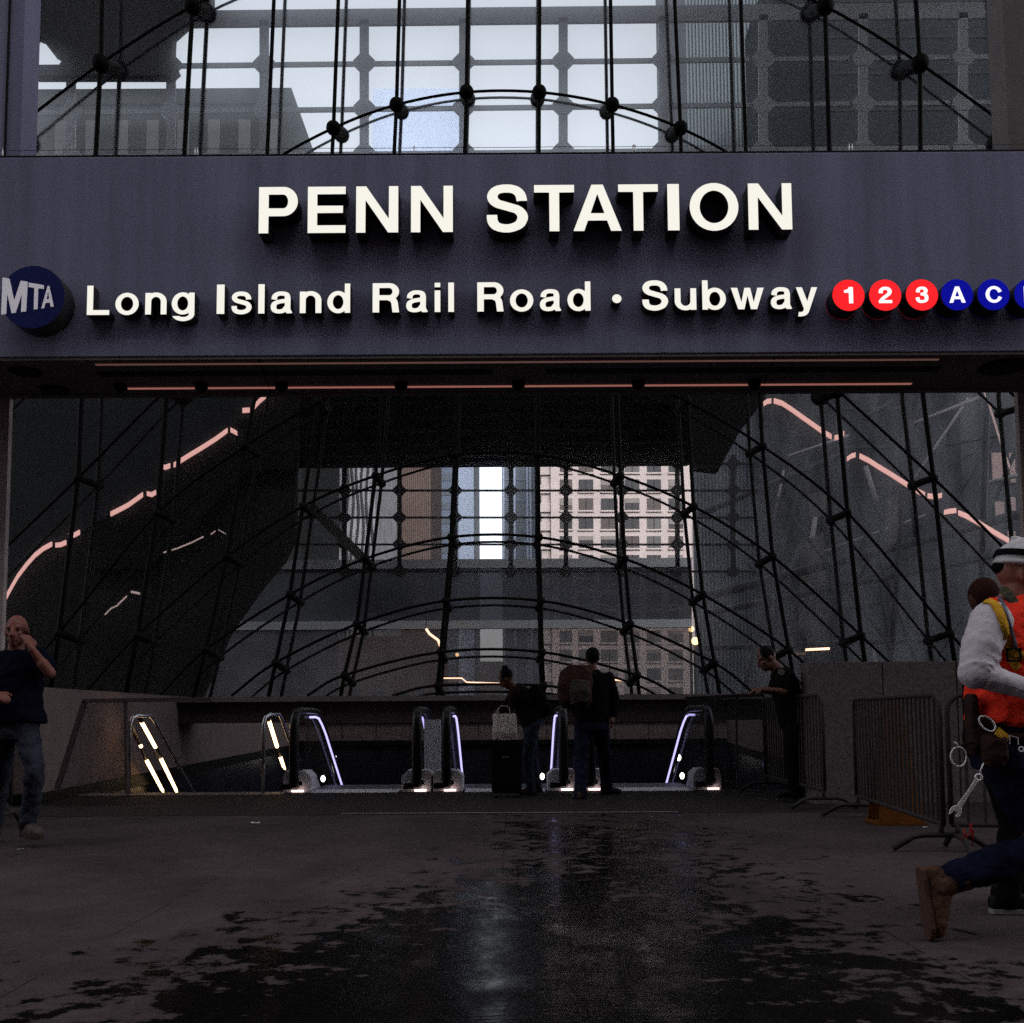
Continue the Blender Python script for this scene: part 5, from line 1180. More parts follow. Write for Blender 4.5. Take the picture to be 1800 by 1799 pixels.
limb(b, [hl, hl * .4 + kl * .6, kl, kl * .4 + al * .6 + Y3 * .015, al + Z3 * .03], [.102, .084, .074, .068, .066]); limb(b, [hr, hr * .4 + kr * .6, kr, kr * .4 + ar * .6 + Y3 * .015, ar + Z3 * .03], [.102, .084, .074, .068, .066])
skin_over('jeans', b, .010, c_denim, tp, 2, .034, .07)
for a_, t_ in ((al, J(70, 1476, -.12)), (ar, J(-22, 1470, .1))):
    b = MB(); shoe(b, a_ + Z3 * .015, t_, s=1.08, high=.06); limb(b, [a_ + Z3 * .05, a_ + Z3 * .12], [.05, .052]); skin_over('boot', b, .008, c_boot2, tp, 2, .006, .04); sole(tp, a_ + Z3 * .015, t_, c_sole, s=1.08, name='boot_sole')
ph = MB(); pc = Lh(-.092, .015, -.015); pd = (J(50, 1102, -.1) - J(45, 1122, -.16)).normalized()
ph.obox(pc + Vector((.03, -.02, .0)), Vector((.35, -.9, 0)).normalized(), Vector((.9, .35, .0)).normalized(), Vector((.12, .0, 1)).normalized(), .037, .006, .078)
tag(ph.build('mobile_phone', m_black, origin=pc, bevel=.004), 'black phone held at the ear of the bald person', 'phone')

# --- person in a dark jacket with a rucksack, seen from behind
Y0 = 12.15
tp = thing('person', (J(1045, 1404).x, Y0, 0), 'person in dark jacket and jeans seen from behind, rucksack on the left shoulder', 'person')
b = MB(); Lh = head(b, J(1041, 1157), Vector((-.15, 1, -.05)), Z3, 1.0, True); limb(b, [J(1041, 1172), J(1040, 1186)], [.058, .065])
sL, sR = J(1012, 1193), J(1069, 1193); eL, eR = J(1005, 1230, .05), J(1081, 1230, .02); wL, wR = J(1014, 1256, .25), J(1077, 1259, -.03)
limb(b, [sL, eL, wL], [.056, .043, .03]); limb(b, [sR, eR, wR], [.056, .043, .03])
hand(b, wL, Vector((.2, .9, -.3)), Vector((-1, 0, .2)), 1, 1, .6); hand(b, wR, Vector((.05, .0, -1)), Vector((.9, -.4, 0)), 1, 1, .35)
loft(b, [(J(1040, 1280), X3 * .15, Y3 * .1), (J(1040, 1262), X3 * .17, Y3 * .12), (J(1040, 1230), X3 * .16, Y3 * .11), (J(1040, 1200), X3 * .18, Y3 * .11), (J(1040, 1188), X3 * .14, Y3 * .08)])
hL, hR = J(1025, 1275), J(1055, 1275); kL, kR = J(1022, 1338, .02), J(1063, 1334, .25); aL, aR = J(1020, 1393, -.02), J(1066, 1386, .62)
for h_, k_, a_ in ((hL, kL, aL), (hR, kR, aR)): limb(b, [h_, k_, a_], [.09, .06, .04])
skin_over('body', b, .011, sk_d, tp, 2)
b = MB(); hcap = J(1041, 1157); b.ball(hcap + Vector((.004, -.02, .028)), .086, .098, .100, 18, 12); skin_over('hair', b, .012, c_hair, tp, 1, .008, .03)
b = MB(); loft(b, [(J(1040, 1268), X3 * .20, Y3 * .155), (J(1040, 1235), X3 * .205, Y3 * .155), (J(1040, 1205), X3 * .21, Y3 * .15), (J(1040, 1193), X3 * .20, Y3 * .12), (J(1040, 1183), X3 * .12, Y3 * .085), (J(1040, 1178), X3 * .08, Y3 * .075)])
for s_, e_, w_ in ((sL, eL, wL), (sR, eR, wR)): limb(b, [s_, e_, e_ * .1 + w_ * .9], [.078, .062, .05])
skin_over('jacket', b, .012, c_black, tp, 2, .03, .1)
b = MB(); loft(b, [(J(1040, 1284), X3 * .165, Y3 * .125), (J(1040, 1258), X3 * .182, Y3 * .135)])
for h_, k_, a_ in ((hL, kL, aL), (hR, kR, aR)): limb(b, [h_, k_, k_ * .45 + a_ * .55, a_ - Z3 * .03], [.108, .082, .072, .075])
skin_over('jeans', b, .012, c_denimd, tp, 2, .03, .07)
for a_, t_ in ((aL, J(1028, 1402, .2)), (aR, J(1084, 1392, .66))): b = MB(); shoe(b, a_, t_); skin_over('shoe', b, .010, c_sole, tp, 2)
m_pack = mat('rucksack_brown_nylon', (0.035, 0.016, 0.013), .8, spec=.05, var=.3, scale=12, bump=.3, bscale=40); m_mesh = mat('rucksack_grey_panel', (0.045, 0.036, 0.034), .9, spec=.04, var=.4, scale=30)
pk = thing('rucksack', J(1011, 1240, -.2), 'bulging brown rucksack with a grey panel on the back of a dark jacket', 'rucksack')
b = MB(); loft(b, [(J(1011, 1246, -.24), X3 * .15, Y3 * .10), (J(1010, 1232, -.26), X3 * .195, Y3 * .15), (J(1010, 1205, -.27), X3 * .205, Y3 * .165), (J(1013, 1182, -.25), X3 * .19, Y3 * .14), (J(1018, 1170, -.22), X3 * .12, Y3 * .09)], 20, 2.8)
skin_over('bag', b, .014, m_pack, pk, 3, .03, .1)
b = MB(); loft(b, [(J(1018, 1236, -.38), X3 * .10, Y3 * .07), (J(1019, 1215, -.41), X3 * .125, Y3 * .075), (J(1019, 1196, -.39), X3 * .11, Y3 * .06)], 18, 2.6); skin_over('front_pocket', b, .012, m_mesh, pk, 2, .02, .06)
b = MB(); b.tube([J(1026, 1171, -.3), J(1038, 1181, -.17), J(1045, 1186, -.1), J(1043, 1180, .02)], .022, 8, flat=.4); b.tube([J(1003, 1238, -.42), J(1020, 1232, -.47), J(1036, 1226, -.36)], .009, 6); b.build('strap', m_mesh, pk)

# --- person bending over a wheeled case
Y0 = 12.75
tp = thing('person', (J(934, 1397).x, Y0, 0), 'person with hair in a bun bending over a wheeled case and a tote bag', 'person')
b = MB(); hc = J(890, 1194); Lh = head(b, hc, Vector((-.75, .1, -.65)), Vector((-.55, 0, .8)), .98); limb(b, [J(898, 1204), J(906, 1214)], [.05, .055])
pelv = J(936, 1268); ch = J(915, 1226); d_ = (ch - pelv).normalized(); dep = d_.cross(Y3).normalized()
loft(b, [(pelv - d_ * .06, Y3 * .14, dep * .10), (pelv + d_ * .03, Y3 * .165, dep * .115), (pelv * .5 + ch * .5, Y3 * .13, dep * .10), (ch, Y3 * .15, dep * .10), (ch + d_ * .12, Y3 * .12, dep * .07)])
sN, sF = J(905, 1222, -.16), J(905, 1222, .16); eN, eF = J(896, 1246, -.18), J(888, 1244, .12); wN, wF = J(880, 1247, -.12), J(872, 1252, .05)
for s_, e_, w_ in ((sN, eN, wN), (sF, eF, wF)): limb(b, [s_, e_, w_], [.05, .038, .027])
hand(b, wN, Vector((-.6, 0, -.7)), Vector((-.5, -.5, .4)), 1, .92, .6); hand(b, wF, Vector((-.5, 0, -.8)), Vector((-.6, .5, .4)), -1, .92, .6)
hN, hF = J(936, 1274, -.09), J(932, 1274, .09); kN, kF = J(928, 1335, -.09), J(936, 1333, .09); aN, aF = J(934, 1388, -.09), J(944, 1384, .12)
for h_, k_, a_ in ((hN, kN, aN), (hF, kF, aF)): limb(b, [h_, k_, a_], [.085, .056, .038])
skin_over('body', b, .011, sk_d, tp, 2)
b = MB(); b.ball(Lh(0, -.03, .035), .086, .092, .09, 16, 10); b.ball(Lh(0, -.075, .11), .046, .046, .042, 12, 8); skin_over('hair', b, .011, c_hair, tp, 1, .01, .03)
b = MB(); loft(b, [(pelv - d_ * .02, Y3 * .19, dep * .15), (pelv + d_ * .06, Y3 * .185, dep * .145), (pelv * .5 + ch * .5, Y3 * .17, dep * .145), (ch, Y3 * .18, dep * .145), (ch + d_ * .10, Y3 * .15, dep * .11), (ch + d_ * .15, Y3 * .09, dep * .08)])
for s_, e_, w_ in ((sN, eN, wN), (sF, eF, wF)): limb(b, [s_, e_, e_ * .15 + w_ * .85], [.074, .058, .046])
skin_over('jacket', b, .012, mat('dark_brown_jacket', (0.016, 0.009, 0.008), .9, spec=.04, var=.3, scale=10, bump=.3, bscale=40), tp, 2, .03, .09)
b = MB(); loft(b, [(pelv - d_ * .10, Y3 * .155, dep * .12), (pelv + d_ * .02, Y3 * .175, dep * .13)])
for h_, k_, a_ in ((hN, kN, aN), (hF, kF, aF)): limb(b, [h_, k_, a_ - Z3 * .02], [.10, .07, .056])
skin_over('jeans', b, .012, mat('blue_grey_denim', (0.028, 0.036, 0.058), .9, spec=.04, var=.4, scale=9, bump=.3, bscale=100), tp, 2, .025, .07)
for a_ in (aN, aF): b = MB(); shoe(b, a_, a_ + Vector((-.2, 0, -.06)), s=.92); skin_over('shoe', b, .010, c_sole, tp, 2)
bk = thing('rucksack', J(942, 1235), 'black rucksack on the back of the person bending over', 'rucksack')
q0 = pelv * .42 + ch * .58 - dep * .19 * (1 if dep.z < 0 else -1)
b = MB(); loft(b, [(q0 - d_ * .22, Y3 * .13, dep * .07), (q0 - d_ * .12, Y3 * .155, dep * .10), (q0 + d_ * .08, Y3 * .15, dep * .10), (q0 + d_ * .19, Y3 * .11, dep * .07)], 18, 3); skin_over('bag', b, .013, c_black, bk, 2, .02, .08)
b = MB(); b.tube([q0 + d_ * .15 - Y3 * .1, ch + d_ * .06 - Y3 * .16 + dep * .0, ch - Y3 * .19 - d_ * .04, q0 - d_ * .1 - Y3 * .16], .018, 8, flat=.5); b.build('strap', c_black, bk)
# wheeled case and tote bag
YC = 12.45
cs = thing('suitcase', (P(890, 1388, YC).x, YC, 0), 'black upright wheeled case under a white tote bag', 'suitcase')
xa_, xb_ = P(864, 1345, YC).x, P(917, 1345, YC).x; zt4 = P(890, 1303, YC).z
b = MB(); b.box((xa_, YC - .11, .06), (xb_, YC + .14, zt4)); b.build('case', c_black, cs, bevel=.035)
b = MB(); b.box((xa_ + .05, YC - .135, .15), (xb_ - .05, YC - .112, zt4 * .52)); b.build('pocket', c_black, cs, bevel=.008)
b = MB(); b.bar(Vector(((xa_ + xb_) / 2 - .05, YC - .125, zt4 * .72)), Vector(((xa_ + xb_) / 2 + .03, YC - .125, zt4 * .72)), .012, .014); b.build('badge', m_steel, cs)
for sx in (xa_ + .05, xb_ - .05):
    b = MB(); b.tube([(sx - .015, YC - .07, .032), (sx + .015, YC - .07, .032)], .03, 14); b.build('wheel', m_rubber, cs)
b = MB(); b.tube([(xa_ + .09, YC + .1, zt4), (xa_ + .09, YC + .1, zt4 + .40), (xb_ - .09, YC + .1, zt4 + .40), (xb_ - .09, YC + .1, zt4)], .011, 8); b.build('handle', m_dsteel, cs)
def speckled():
    m = mat('speckled_white_canvas', (0.48, 0.42, 0.40), .9, bump=.3, bscale=60, var=.05, scale=8)
    n = m.node_tree; bb = n.nodes['Principled BSDF']; tc = n.nodes.new('ShaderNodeTexCoord'); v = n.nodes.new('ShaderNodeTexVoronoi'); v.inputs['Scale'].default_value = 42
    n.links.new(tc.outputs['Object'], v.inputs[0]); r = n.nodes.new('ShaderNodeMath'); r.operation = 'LESS_THAN'; r.inputs[1].default_value = .24; n.links.new(v.outputs['Distance'], r.inputs[0])
    mx = n.nodes.new('ShaderNodeMix'); mx.data_type = 'RGBA'; n.links.new(r.outputs[0], mx.inputs[0]); mx.inputs[6].default_value = (.48, .42, .40, 1); mx.inputs[7].default_value = (.03, .02, .02, 1); n.links.new(mx.outputs[2], bb.inputs['Base Color'])
    return m
tb = thing('tote_bag', (P(888, 1302, YC).x, YC - .06, zt4), 'white canvas tote bag with dark speckles standing on the black case', 'bag')
b = MB(); c0 = P(888, 1302, YC - .06); W = (P(909, 1290, YC).x - P(866, 1290, YC).x) / 2; HT = P(888, 1254, YC).z - zt4
loft(b, [(Vector((c0.x, YC - .06, zt4 + .005)), X3 * W * .98, Y3 * .05), (Vector((c0.x - .005, YC - .065, zt4 + HT * .3)), X3 * W * 1.02, Y3 * .07), (Vector((c0.x, YC - .06, zt4 + HT * .7)), X3 * W * .97, Y3 * .055), (Vector((c0.x - .012, YC - .05, zt4 + HT * .97)), X3 * W * .92, Y3 * .02)], 24, 4)
skin_over('bag', b, .010, speckled(), tb, 2, .022, .08)
for yy in (-.02, .02):
    b = MB(); zt5 = zt4 + HT * .95; b.tube([(c0.x - .09, YC - .05 + yy, zt5 - .03), (c0.x - .085, YC - .05 + yy, zt5 + .06), (c0.x - .05, YC - .05 + yy, zt5 + .10), (c0.x + .03, YC - .05 + yy, zt5 + .10), (c0.x + .055, YC - .05 + yy, zt5 + .06), (c0.x + .06, YC - .05 + yy, zt5 - .03)], .011, 8, flat=.5); b.build('handle', MATS['speckled_white_canvas'] if yy > 0 else mat('white_strap', (.45, .40, .38), .9), tb)

# --- person in black leaning on the barrier
Y0 = 11.7
tp = thing('person', (J(1390, 1400).x, Y0, 0), 'person in black short sleeved shirt with a shoulder patch leaning on a barrier', 'person')
b = MB(); hc = J(1347, 1158); Lh = head(b, hc, Vector((-.85, -.15, -.42)), Vector((-.45, 0, .9)), 1.14); limb(b, [J(1357, 1168), J(1369, 1180)], [.064, .075])
pelv = J(1395, 1272); ch = J(1378, 1200); d_ = (ch - pelv).normalized(); dep = d_.cross(Y3).normalized()
loft(b, [(pelv - d_ * .05, Y3 * .15, dep * .11), (pelv + d_ * .1, Y3 * .16, dep * .12), (pelv * .5 + ch * .5, Y3 * .16, dep * .12), (ch, Y3 * .18, dep * .12), (ch + d_ * .13, Y3 * .15, dep * .08)])
sN, sF = J(1376, 1188, -.2), J(1370, 1188, .2); eN, eF = J(1377, 1216, -.27), J(1358, 1216, .1); wN, wF = J(1341, 1213, -.26), J(1336, 1214, -.06)
for s_, e_, w_ in ((sN, eN, wN), (sF, eF, wF)): limb(b, [s_, e_, w_], [.06, .046, .031])
hand(b, wN, Vector((-1, .25, .0)), Vector((0, -.5, .85)), -1, 1, .5); hand(b, wF, Vector((-1, -.35, .0)), Vector((0, .3, .9)), 1, 1, .5)
hN, hF = J(1395, 1280, -.1), J(1395, 1280, .1); kN, kF = J(1392, 1340, -.12), J(1404, 1340, .14); aN, aF = J(1398, 1391, -.12), J(1412, 1390, .16)
for h_, k_, a_ in ((hN, kN, aN), (hF, kF, aF)): limb(b, [h_, k_, a_], [.092, .062, .04])
skin_over('body', b, .011, sk_d, tp, 2)
b = MB(); b.ball(Lh(0, -.018, .040), .098, .108, .098, 16, 10); skin_over('hair', b, .011, c_hair, tp, 1, .006, .03)
b = MB(); loft(b, [(pelv - d_ * .02, Y3 * .19, dep * .15), (pelv + d_ * .12, Y3 * .19, dep * .155), (pelv * .5 + ch * .5, Y3 * .195, dep * .155), (ch, Y3 * .21, dep * .15), (ch + d_ * .1, Y3 * .20, dep * .12), (ch + d_ * .17, Y3 * .10, dep * .08)])
for s_, e_, w_ in ((sN, eN, wN), (sF, eF, wF)): limb(b, [s_, s_ * .3 + e_ * .7], [.085, .072])
skin_over('shirt', b, .012, c_black, tp, 2, .025, .1)
b = MB(); loft(b, [(pelv - d_ * .1, Y3 * .165, dep * .13), (pelv + d_ * .03, Y3 * .185, dep * .145)])
for h_, k_, a_ in ((hN, kN, aN), (hF, kF, aF)): limb(b, [h_, k_, a_ - Z3 * .02], [.11, .08, .07])
skin_over('trousers', b, .012, c_black, tp, 2, .025, .08)
for a_ in (aN, aF): b = MB(); shoe(b, a_, a_ + Vector((-.2, 0, -.06))); skin_over('shoe', b, .010, m_black, tp, 2)
b = MB(); b.disc(J(1372, 1181, -.2) + Vector((-.01, -.092, -.01)), X3, Z3, .036, Vector((0, .05, 0)), 18); b.build('shoulder_patch', mat('woven_patch', (0.10, 0.085, 0.07), .9, var=.9, scale=70), tp)
# --- person walking behind the worker (mostly hidden)
Y0 = 5.25
J = lambda x, y, d=0.0: P(x, y, Y0 + d)
tp = thing('person', (J(1762, 1600).x, Y0, 0), 'person with cropped brown hair walking on the far side of the worker, nearly hidden', 'person')
b = MB(); Lh = head(b, J(1738, 1060), Vector((1, .2, -.1)), Z3, 1.0); limb(b, [J(1742, 1084), J(1748, 1104)], [.06, .068])
loft(b, [(J(1756, 1325), X3 * .11, Y3 * .15), (J(1756, 1290), X3 * .12, Y3 * .17), (J(1754, 1210), X3 * .115, Y3 * .165), (J(1752, 1140), X3 * .12, Y3 * .185), (J(1750, 1108), X3 * .08, Y3 * .15)])
sN, sF = J(1752, 1125, -.19), J(1752, 1125, .19); eN, eF = J(1760, 1215, -.22), J(1770, 1215, .22); wN, wF = J(1792, 1275, -.2), J(1802, 1275, .2)
for s_, e_, w_ in ((sN, eN, wN), (sF, eF, wF)): limb(b, [s_, e_, w_], [.055, .042, .03])
hand(b, wN, Vector((.5, 0, -.8)), Vector((.8, -.3, .4)), 1, 1, .5); hand(b, wF, Vector((.5, 0, -.8)), Vector((.8, .3, .4)), -1, 1, .5)
hN, hF = J(1758, 1330, -.09), J(1758, 1330, .09); kN, kF = J(1786, 1455, -.09), J(1790, 1460, .09); aN, aF = J(1766, 1575, -.09), J(1800, 1566, .12)
for h_, k_, a_ in ((hN, kN, aN), (hF, kF, aF)): limb(b, [h_, k_, a_], [.092, .062, .04])
skin_over('body', b, .011, sk_b, tp, 2)
b = MB(); b.ball(Lh(0, -.03, .034), .0775, .088, .094, 18, 12); skin_over('hair', b, .011, mat('cropped_brown_hair', (.028, .010, .008), .9, spec=.05, var=.3, scale=60, bump=.3, bscale=200), tp, 1)
b = MB(); loft(b, [(J(1756, 1330), X3 * .15, Y3 * .20), (J(1756, 1280), X3 * .155, Y3 * .20), (J(1754, 1205), X3 * .15, Y3 * .20), (J(1752, 1140), X3 * .155, Y3 * .21), (J(1750, 1112), X3 * .11, Y3 * .17), (J(1749, 1098), X3 * .075, Y3 * .085)])
for s_, e_, w_ in ((sN, eN, wN), (sF, eF, wF)): limb(b, [s_, e_, e_ * .1 + w_ * .9], [.078, .06, .05])
skin_over('jacket', b, .012, c_black, tp, 2, .02, .1)
b = MB(); loft(b, [(J(1758, 1345), X3 * .13, Y3 * .165), (J(1758, 1318), X3 * .14, Y3 * .18)])
for h_, k_, a_ in ((hN, kN, aN), (hF, kF, aF)): limb(b, [h_, k_, a_ - Z3 * .01], [.105, .08, .068])
skin_over('trousers', b, .012, c_black, tp, 2, .02, .08)
m_rim = mat('pale_sole', (.22, .2, .2), .7)
for a_ in (aN, aF): b = MB(); shoe(b, a_ + Z3 * .0, a_ + Vector((.2, 0, -.06))); skin_over('shoe', b, .009, m_black, tp, 2); sole(tp, a_, a_ + Vector((.2, 0, -.06)), m_rim)

# --- construction worker striding to the right, half outside the frame
Y0 = 4.66
sk_w = m_skin('skin_weathered', (0.27, 0.10, 0.075))
c_grey = mat('grey_jersey_sleeve', (0.55, 0.49, 0.54), .9, spec=.05, var=.10, scale=5, bump=.12, bscale=30)
def hi_vis():
    return mat('fluorescent_orange_mesh', (0.92, 0.046, 0.024), .85, spec=.05, var=.12, scale=6, bump=.3, bscale=70)
c_vest = hi_vis()
c_strap = mat('yellow_webbing', (0.58, 0.30, 0.028), .85, spec=.05, var=.25, scale=30, bump=.3, bscale=200)
c_refl = mat('grey_reflective_tape', (0.12, 0.12, 0.16), .4, .3, var=.2, scale=20)
c_jean = mat('worker_dark_jeans', (0.006, 0.007, 0.020), .9, spec=.05, var=.5, scale=8, bump=.4, bscale=60)
c_leather = mat('tool_belt_leather', (0.028, 0.014, 0.011), .6, spec=.05, var=.4, scale=14, bump=.3, bscale=50)
m_shell_w = mat('hard_hat_white', (0.52, 0.49, 0.50), .35, var=.22, scale=14)
tp = thing('person', (J(1770, 1640).x, Y0, 0), 'construction worker in white hard hat and orange vest striding at the right edge', 'person')
F_ = Vector((1, 0, 0))
b = MB(); hc = J(1793, 1011); Lh = head(b, hc, Vector((1, -.12, -.22)), Z3, 1.04); limb(b, [J(1788, 1035), J(1783, 1062)], [.062, .072])
sN, sF = J(1743, 1093, -.17), J(1792, 1096, .19); eN, eF = J(1712, 1184, -.24), J(1775, 1190, .26); wN, wF = J(1806, 1213, -.26), J(1850, 1215, .2)
for s_, e_, w_ in ((sN, eN, wN), (sF, eF, wF)): limb(b, [s_, e_, w_], [.06, .045, .032])
hand(b, wN, Vector((1, .15, .06)), Vector((0, -.9, .35)), -1, 1, .55); hand(b, wF, Vector((1, -.15, .1)), Vector((0, .9, .35)), 1, 1, .55)
loft(b, [(J(1770, 1345), X3 * .11, Y3 * .14), (J(1770, 1310), X3 * .125, Y3 * .165), (J(1768, 1230), X3 * .115, Y3 * .15), (J(1772, 1140), X3 * .125, Y3 * .175), (J(1774, 1095), X3 * .09, Y3 * .15), (J(1780, 1070), X3 * .07, Y3 * .08)])
hN, hF = J(1772, 1335, -.10), J(1776, 1335, .10); kN, kF = J(1832, 1484, -.10), J(1872, 1462, .10); aN, aF = J(1668, 1546, -.08), J(1905, 1610, .10)
for h_, k_, a_ in ((hN, kN, aN), (hF, kF, aF)): limb(b, [h_, k_, k_ * .65 + a_ * .35, a_], [.095, .063, .06, .042])
body_w = skin_over('body', b, .008, sk_w, tp, 2)
# sleeves of the grey shirt and its trunk
b = MB(); loft(b, [(J(1768, 1270), X3 * .135, Y3 * .17), (J(1768, 1220), X3 * .135, Y3 * .17), (J(1772, 1140), X3 * .142, Y3 * .19), (J(1773, 1098), X3 * .115, Y3 * .17), (J(1780, 1074), X3 * .085, Y3 * .09)])
for s_, e_, w_ in ((sN, eN, wN), (sF, eF, wF)):
    limb(b, [s_, s_ * .5 + e_ * .5 + Vector((-.012, -.01, 0)), e_, e_ * .62 + w_ * .38, w_], [.090, .083, .070, .058, .044], 16)
    for i in range(6):      # bunched cloth above and below the elbow
        t_ = .62 + i * .075; q_ = s_ * (1 - t_) + e_ * t_
        b.ball(q_ + Vector((.010, -.008 * (i % 2), 0)), .081, .081, .013, 14, 8, rot=(e_ - s_).to_track_quat('Z', 'X').to_matrix() @ Matrix.Rotation(R(22 if i % 2 else -14), 3, 'X'))
        t_ = .06 + i * .13; q_ = e_ * (1 - t_) + w_ * t_
        b.ball(q_, .069 - .0035 * i, .069 - .0035 * i, .012, 14, 8, rot=(w_ - e_).to_track_quat('Z', 'X').to_matrix() @ Matrix.Rotation(R(26 if i % 2 else -20), 3, 'Y'))
shirt_w = skin_over('shirt', b, .007, c_grey, tp, 2, .012, .06)
# vest: trunk only, open arm holes
b = MB(); loft(b, [(J(1765, 1270), X3 * .145, Y3 * .19), (J(1765, 1235), X3 * .142, Y3 * .188), (J(1764, 1190), X3 * .150, Y3 * .188), (J(1770, 1140), X3 * .158, Y3 * .198), (J(1770, 1100), X3 * .142, Y3 * .175), (J(1776, 1066), X3 * .112, Y3 * .125), (J(1780, 1050), X3 * .092, Y3 * .095)], 24, 2.6)
limb(b, [J(1788, 1262, -.12), J(1790, 1276, -.10)], [.07, .06])
vest = skin_over('vest', b, .008, c_vest, tp, 3, .034, .075)
b = MB(); loft(b, [(J(1770, 1352), X3 * .13, Y3 * .16), (J(1770, 1310), X3 * .142, Y3 * .185), (J(1769, 1275), X3 * .14, Y3 * .18)])
for h_, k_, a_ in ((hN, kN, aN), (hF, kF, aF)): limb(b, [h_, h_ * .45 + k_ * .55, k_, k_ * .55 + a_ * .45 - Z3 * .012, a_ * .99 + k_ * .01], [.116, .096, .080, .082, .068], 16)
skin_over('jeans', b, .008, c_jean, tp, 2, .03, .06)
# boots: rear one on its toe with the heel high
def boot(ankle, toe, up, parent, s=1.0, shin=None):
    shin = shin or up
    b = MB(); shoe(b, ankle, toe, up, s, shaft=False)
    limb(b, [ankle - shin * .02, ankle + shin * .05, ankle + shin * .11], [.056, .058, .064], 14); skin_over('boot', b, .007, c_boot, parent, 2, .010, .03)
    sole(parent, ankle, toe, mat('worn_pale_sole', (.075, .035, .028), .9, var=.3, scale=20), up, s, 'boot_sole', .02)
ank = J(1657, 1556, -.09); toe_ = J(1658, 1640, -.09); upb = (J(1697, 1552, -.09) - ank); upb = (Vector((.96, 0, .10))).normalized()
boot(ank, toe_, upb, tp, 1.12, (kN - ank).normalized())
boot(aF, aF + Vector((.25, 0, -.03)), Z3, tp, 1.1)
# hard hat
hat = MB(); rot_h = Quaternion((0, 1, 0), R(12)).to_matrix()
hcen = J(1806, 990); rings = []
for i in range(9):
    th = (math.pi / 2) * i / 8; rings.append((hcen + rot_h @ Vector((0, 0, .108 * math.sin(th))), rot_h @ Vector((.142 * max(math.cos(th), .06), 0, 0)), Vector((0, .118 * max(math.cos(th), .06), 0))))
loft(hat, [(hcen + rot_h @ Vector((0, 0, -.03)), rot_h @ Vector((.142, 0, 0)), Vector((0, .118, 0)))] + rings, 32, 2)
hat.bar(hcen + rot_h @ Vector((-.09, 0, .085)), hcen + rot_h @ Vector((.09, 0, .085)), .03, .05)
loft(hat, [(hcen + rot_h @ Vector((.012, 0, -.034)), rot_h @ Vector((.158, 0, .0)), Vector((0, .127, 0))), (hcen + rot_h @ Vector((.012, 0, -.022)), rot_h @ Vector((.162, 0, 0)), Vector((0, .131, 0))), (hcen + rot_h @ Vector((.0, 0, -.016)), rot_h @ Vector((.145, 0, 0)), Vector((0, .12, 0)))], 32, 2)
hh = thing('hard_hat', hcen, 'white scuffed hard hat with a dark band, worn by the striding worker', 'helmet')
hs_ = skin_over('shell', hat, .006, m_shell_w, hh, 2)
bd = MB(); n_ = 40
ra = [hcen + rot_h @ Vector((.1455 * math.cos(2 * math.pi * i / n_), .1215 * math.sin(2 * math.pi * i / n_), .004)) for i in range(n_)]
rb_ = [hcen + rot_h @ Vector((.139 * math.cos(2 * math.pi * i / n_), .116 * math.sin(2 * math.pi * i / n_), .032)) for i in range(n_)]
bd.add(ra + rb_, [(i, (i + 1) % n_, n_ + (i + 1) % n_, n_ + i) for i in range(n_)]); o = bd.build('band', c_black, hh)
sm = o.modifiers.new('thick', 'SOLIDIFY'); sm.thickness = .006; sm.offset = 1
b = MB(); b.ball(Lh(0, -.060, .022), .070, .052, .042, 18, 12); skin_over('hair', b, .008, c_hair, tp, 1)
# straps laid on the vest
def lay(parent, pix, wpx, name, m, lift=.006, target=None):
    """ribbon following the cloth: each photo point is dropped onto the cloth's surface"""
    bvs = [BVHTree.FromPolygons([v.co + ORG[src.name] for v in src.data.vertices], [p.vertices[:] for p in src.data.polygons]) for src in (target or [vest, shirt_w])]
    pts = []
    for i, (x, y) in enumerate(pix):
        d = ray(x, y).normalized(); h, nn, _, _ = min((bv.ray_cast(EYE, d) for bv in bvs), key=lambda q: q[3] if q[0] is not None else 1e9)
        if h is None: h = pts[-1][0] if pts else P(x, y, Y0 - .18); nn = -d
        if nn.dot(d) > 0: nn = -nn
        pts.append((h + nn * lift, nn))
    mb = MB(); vs = []; n = len(pts); w = wpx * Y0 / FPX / 2
    for i, (p, nn) in enumerate(pts):
        t = (pts[min(i + 1, n - 1)][0] - pts[max(i - 1, 0)][0]).normalized(); s = t.cross(nn).normalized()
        vs += [p - s * w, p + s * w]
    mb.add(vs, [(2 * i, 2 * i + 1, 2 * i + 3, 2 * i + 2) for i in range(n - 1)], 0, True)
    o = mb.build(name, m, parent); q = o.modifiers.new('thick', 'SOLIDIFY'); q.thickness = .004; q.offset = 0
    return o
har = thing('safety_harness', J(1770, 1150, -.2), 'yellow webbing harness with black buckles over the orange vest', 'harness')
lay(har, [(1731, 1060), (1738, 1059), (1746, 1062), (1753, 1071), (1759, 1084), (1764, 1100), (1768, 1118), (1773, 1138), (1778, 1155), (1783, 1168), (1790, 1176)], 15, 'shoulder_strap', c_strap)
lay(har, [(1778, 1150), (1790, 1152), (1800, 1153), (1812, 1154)], 13, 'chest_strap', c_strap, .010)
lay(vest.parent, [(1757, 1052), (1764, 1066), (1770, 1084), (1776, 1104), (1782, 1126), (1786, 1146)], 7, 'reflective_stripe', c_refl, .004)
def on(obj, x, y, lift=0.0):
    org = ORG[obj.name]; bv = BVHTree.FromPolygons([v.co + org for v in obj.data.vertices], [p.vertices[:] for p in obj.data.polygons])
    d = ray(x, y).normalized(); h, nn, _, _ = bv.ray_cast(EYE, d)
    if h is None: return P(x, y, Y0 - .17)
    return h - d * lift
bc = on(vest, 1782, 1152, .018); kk = Y0 / FPX
b = MB()
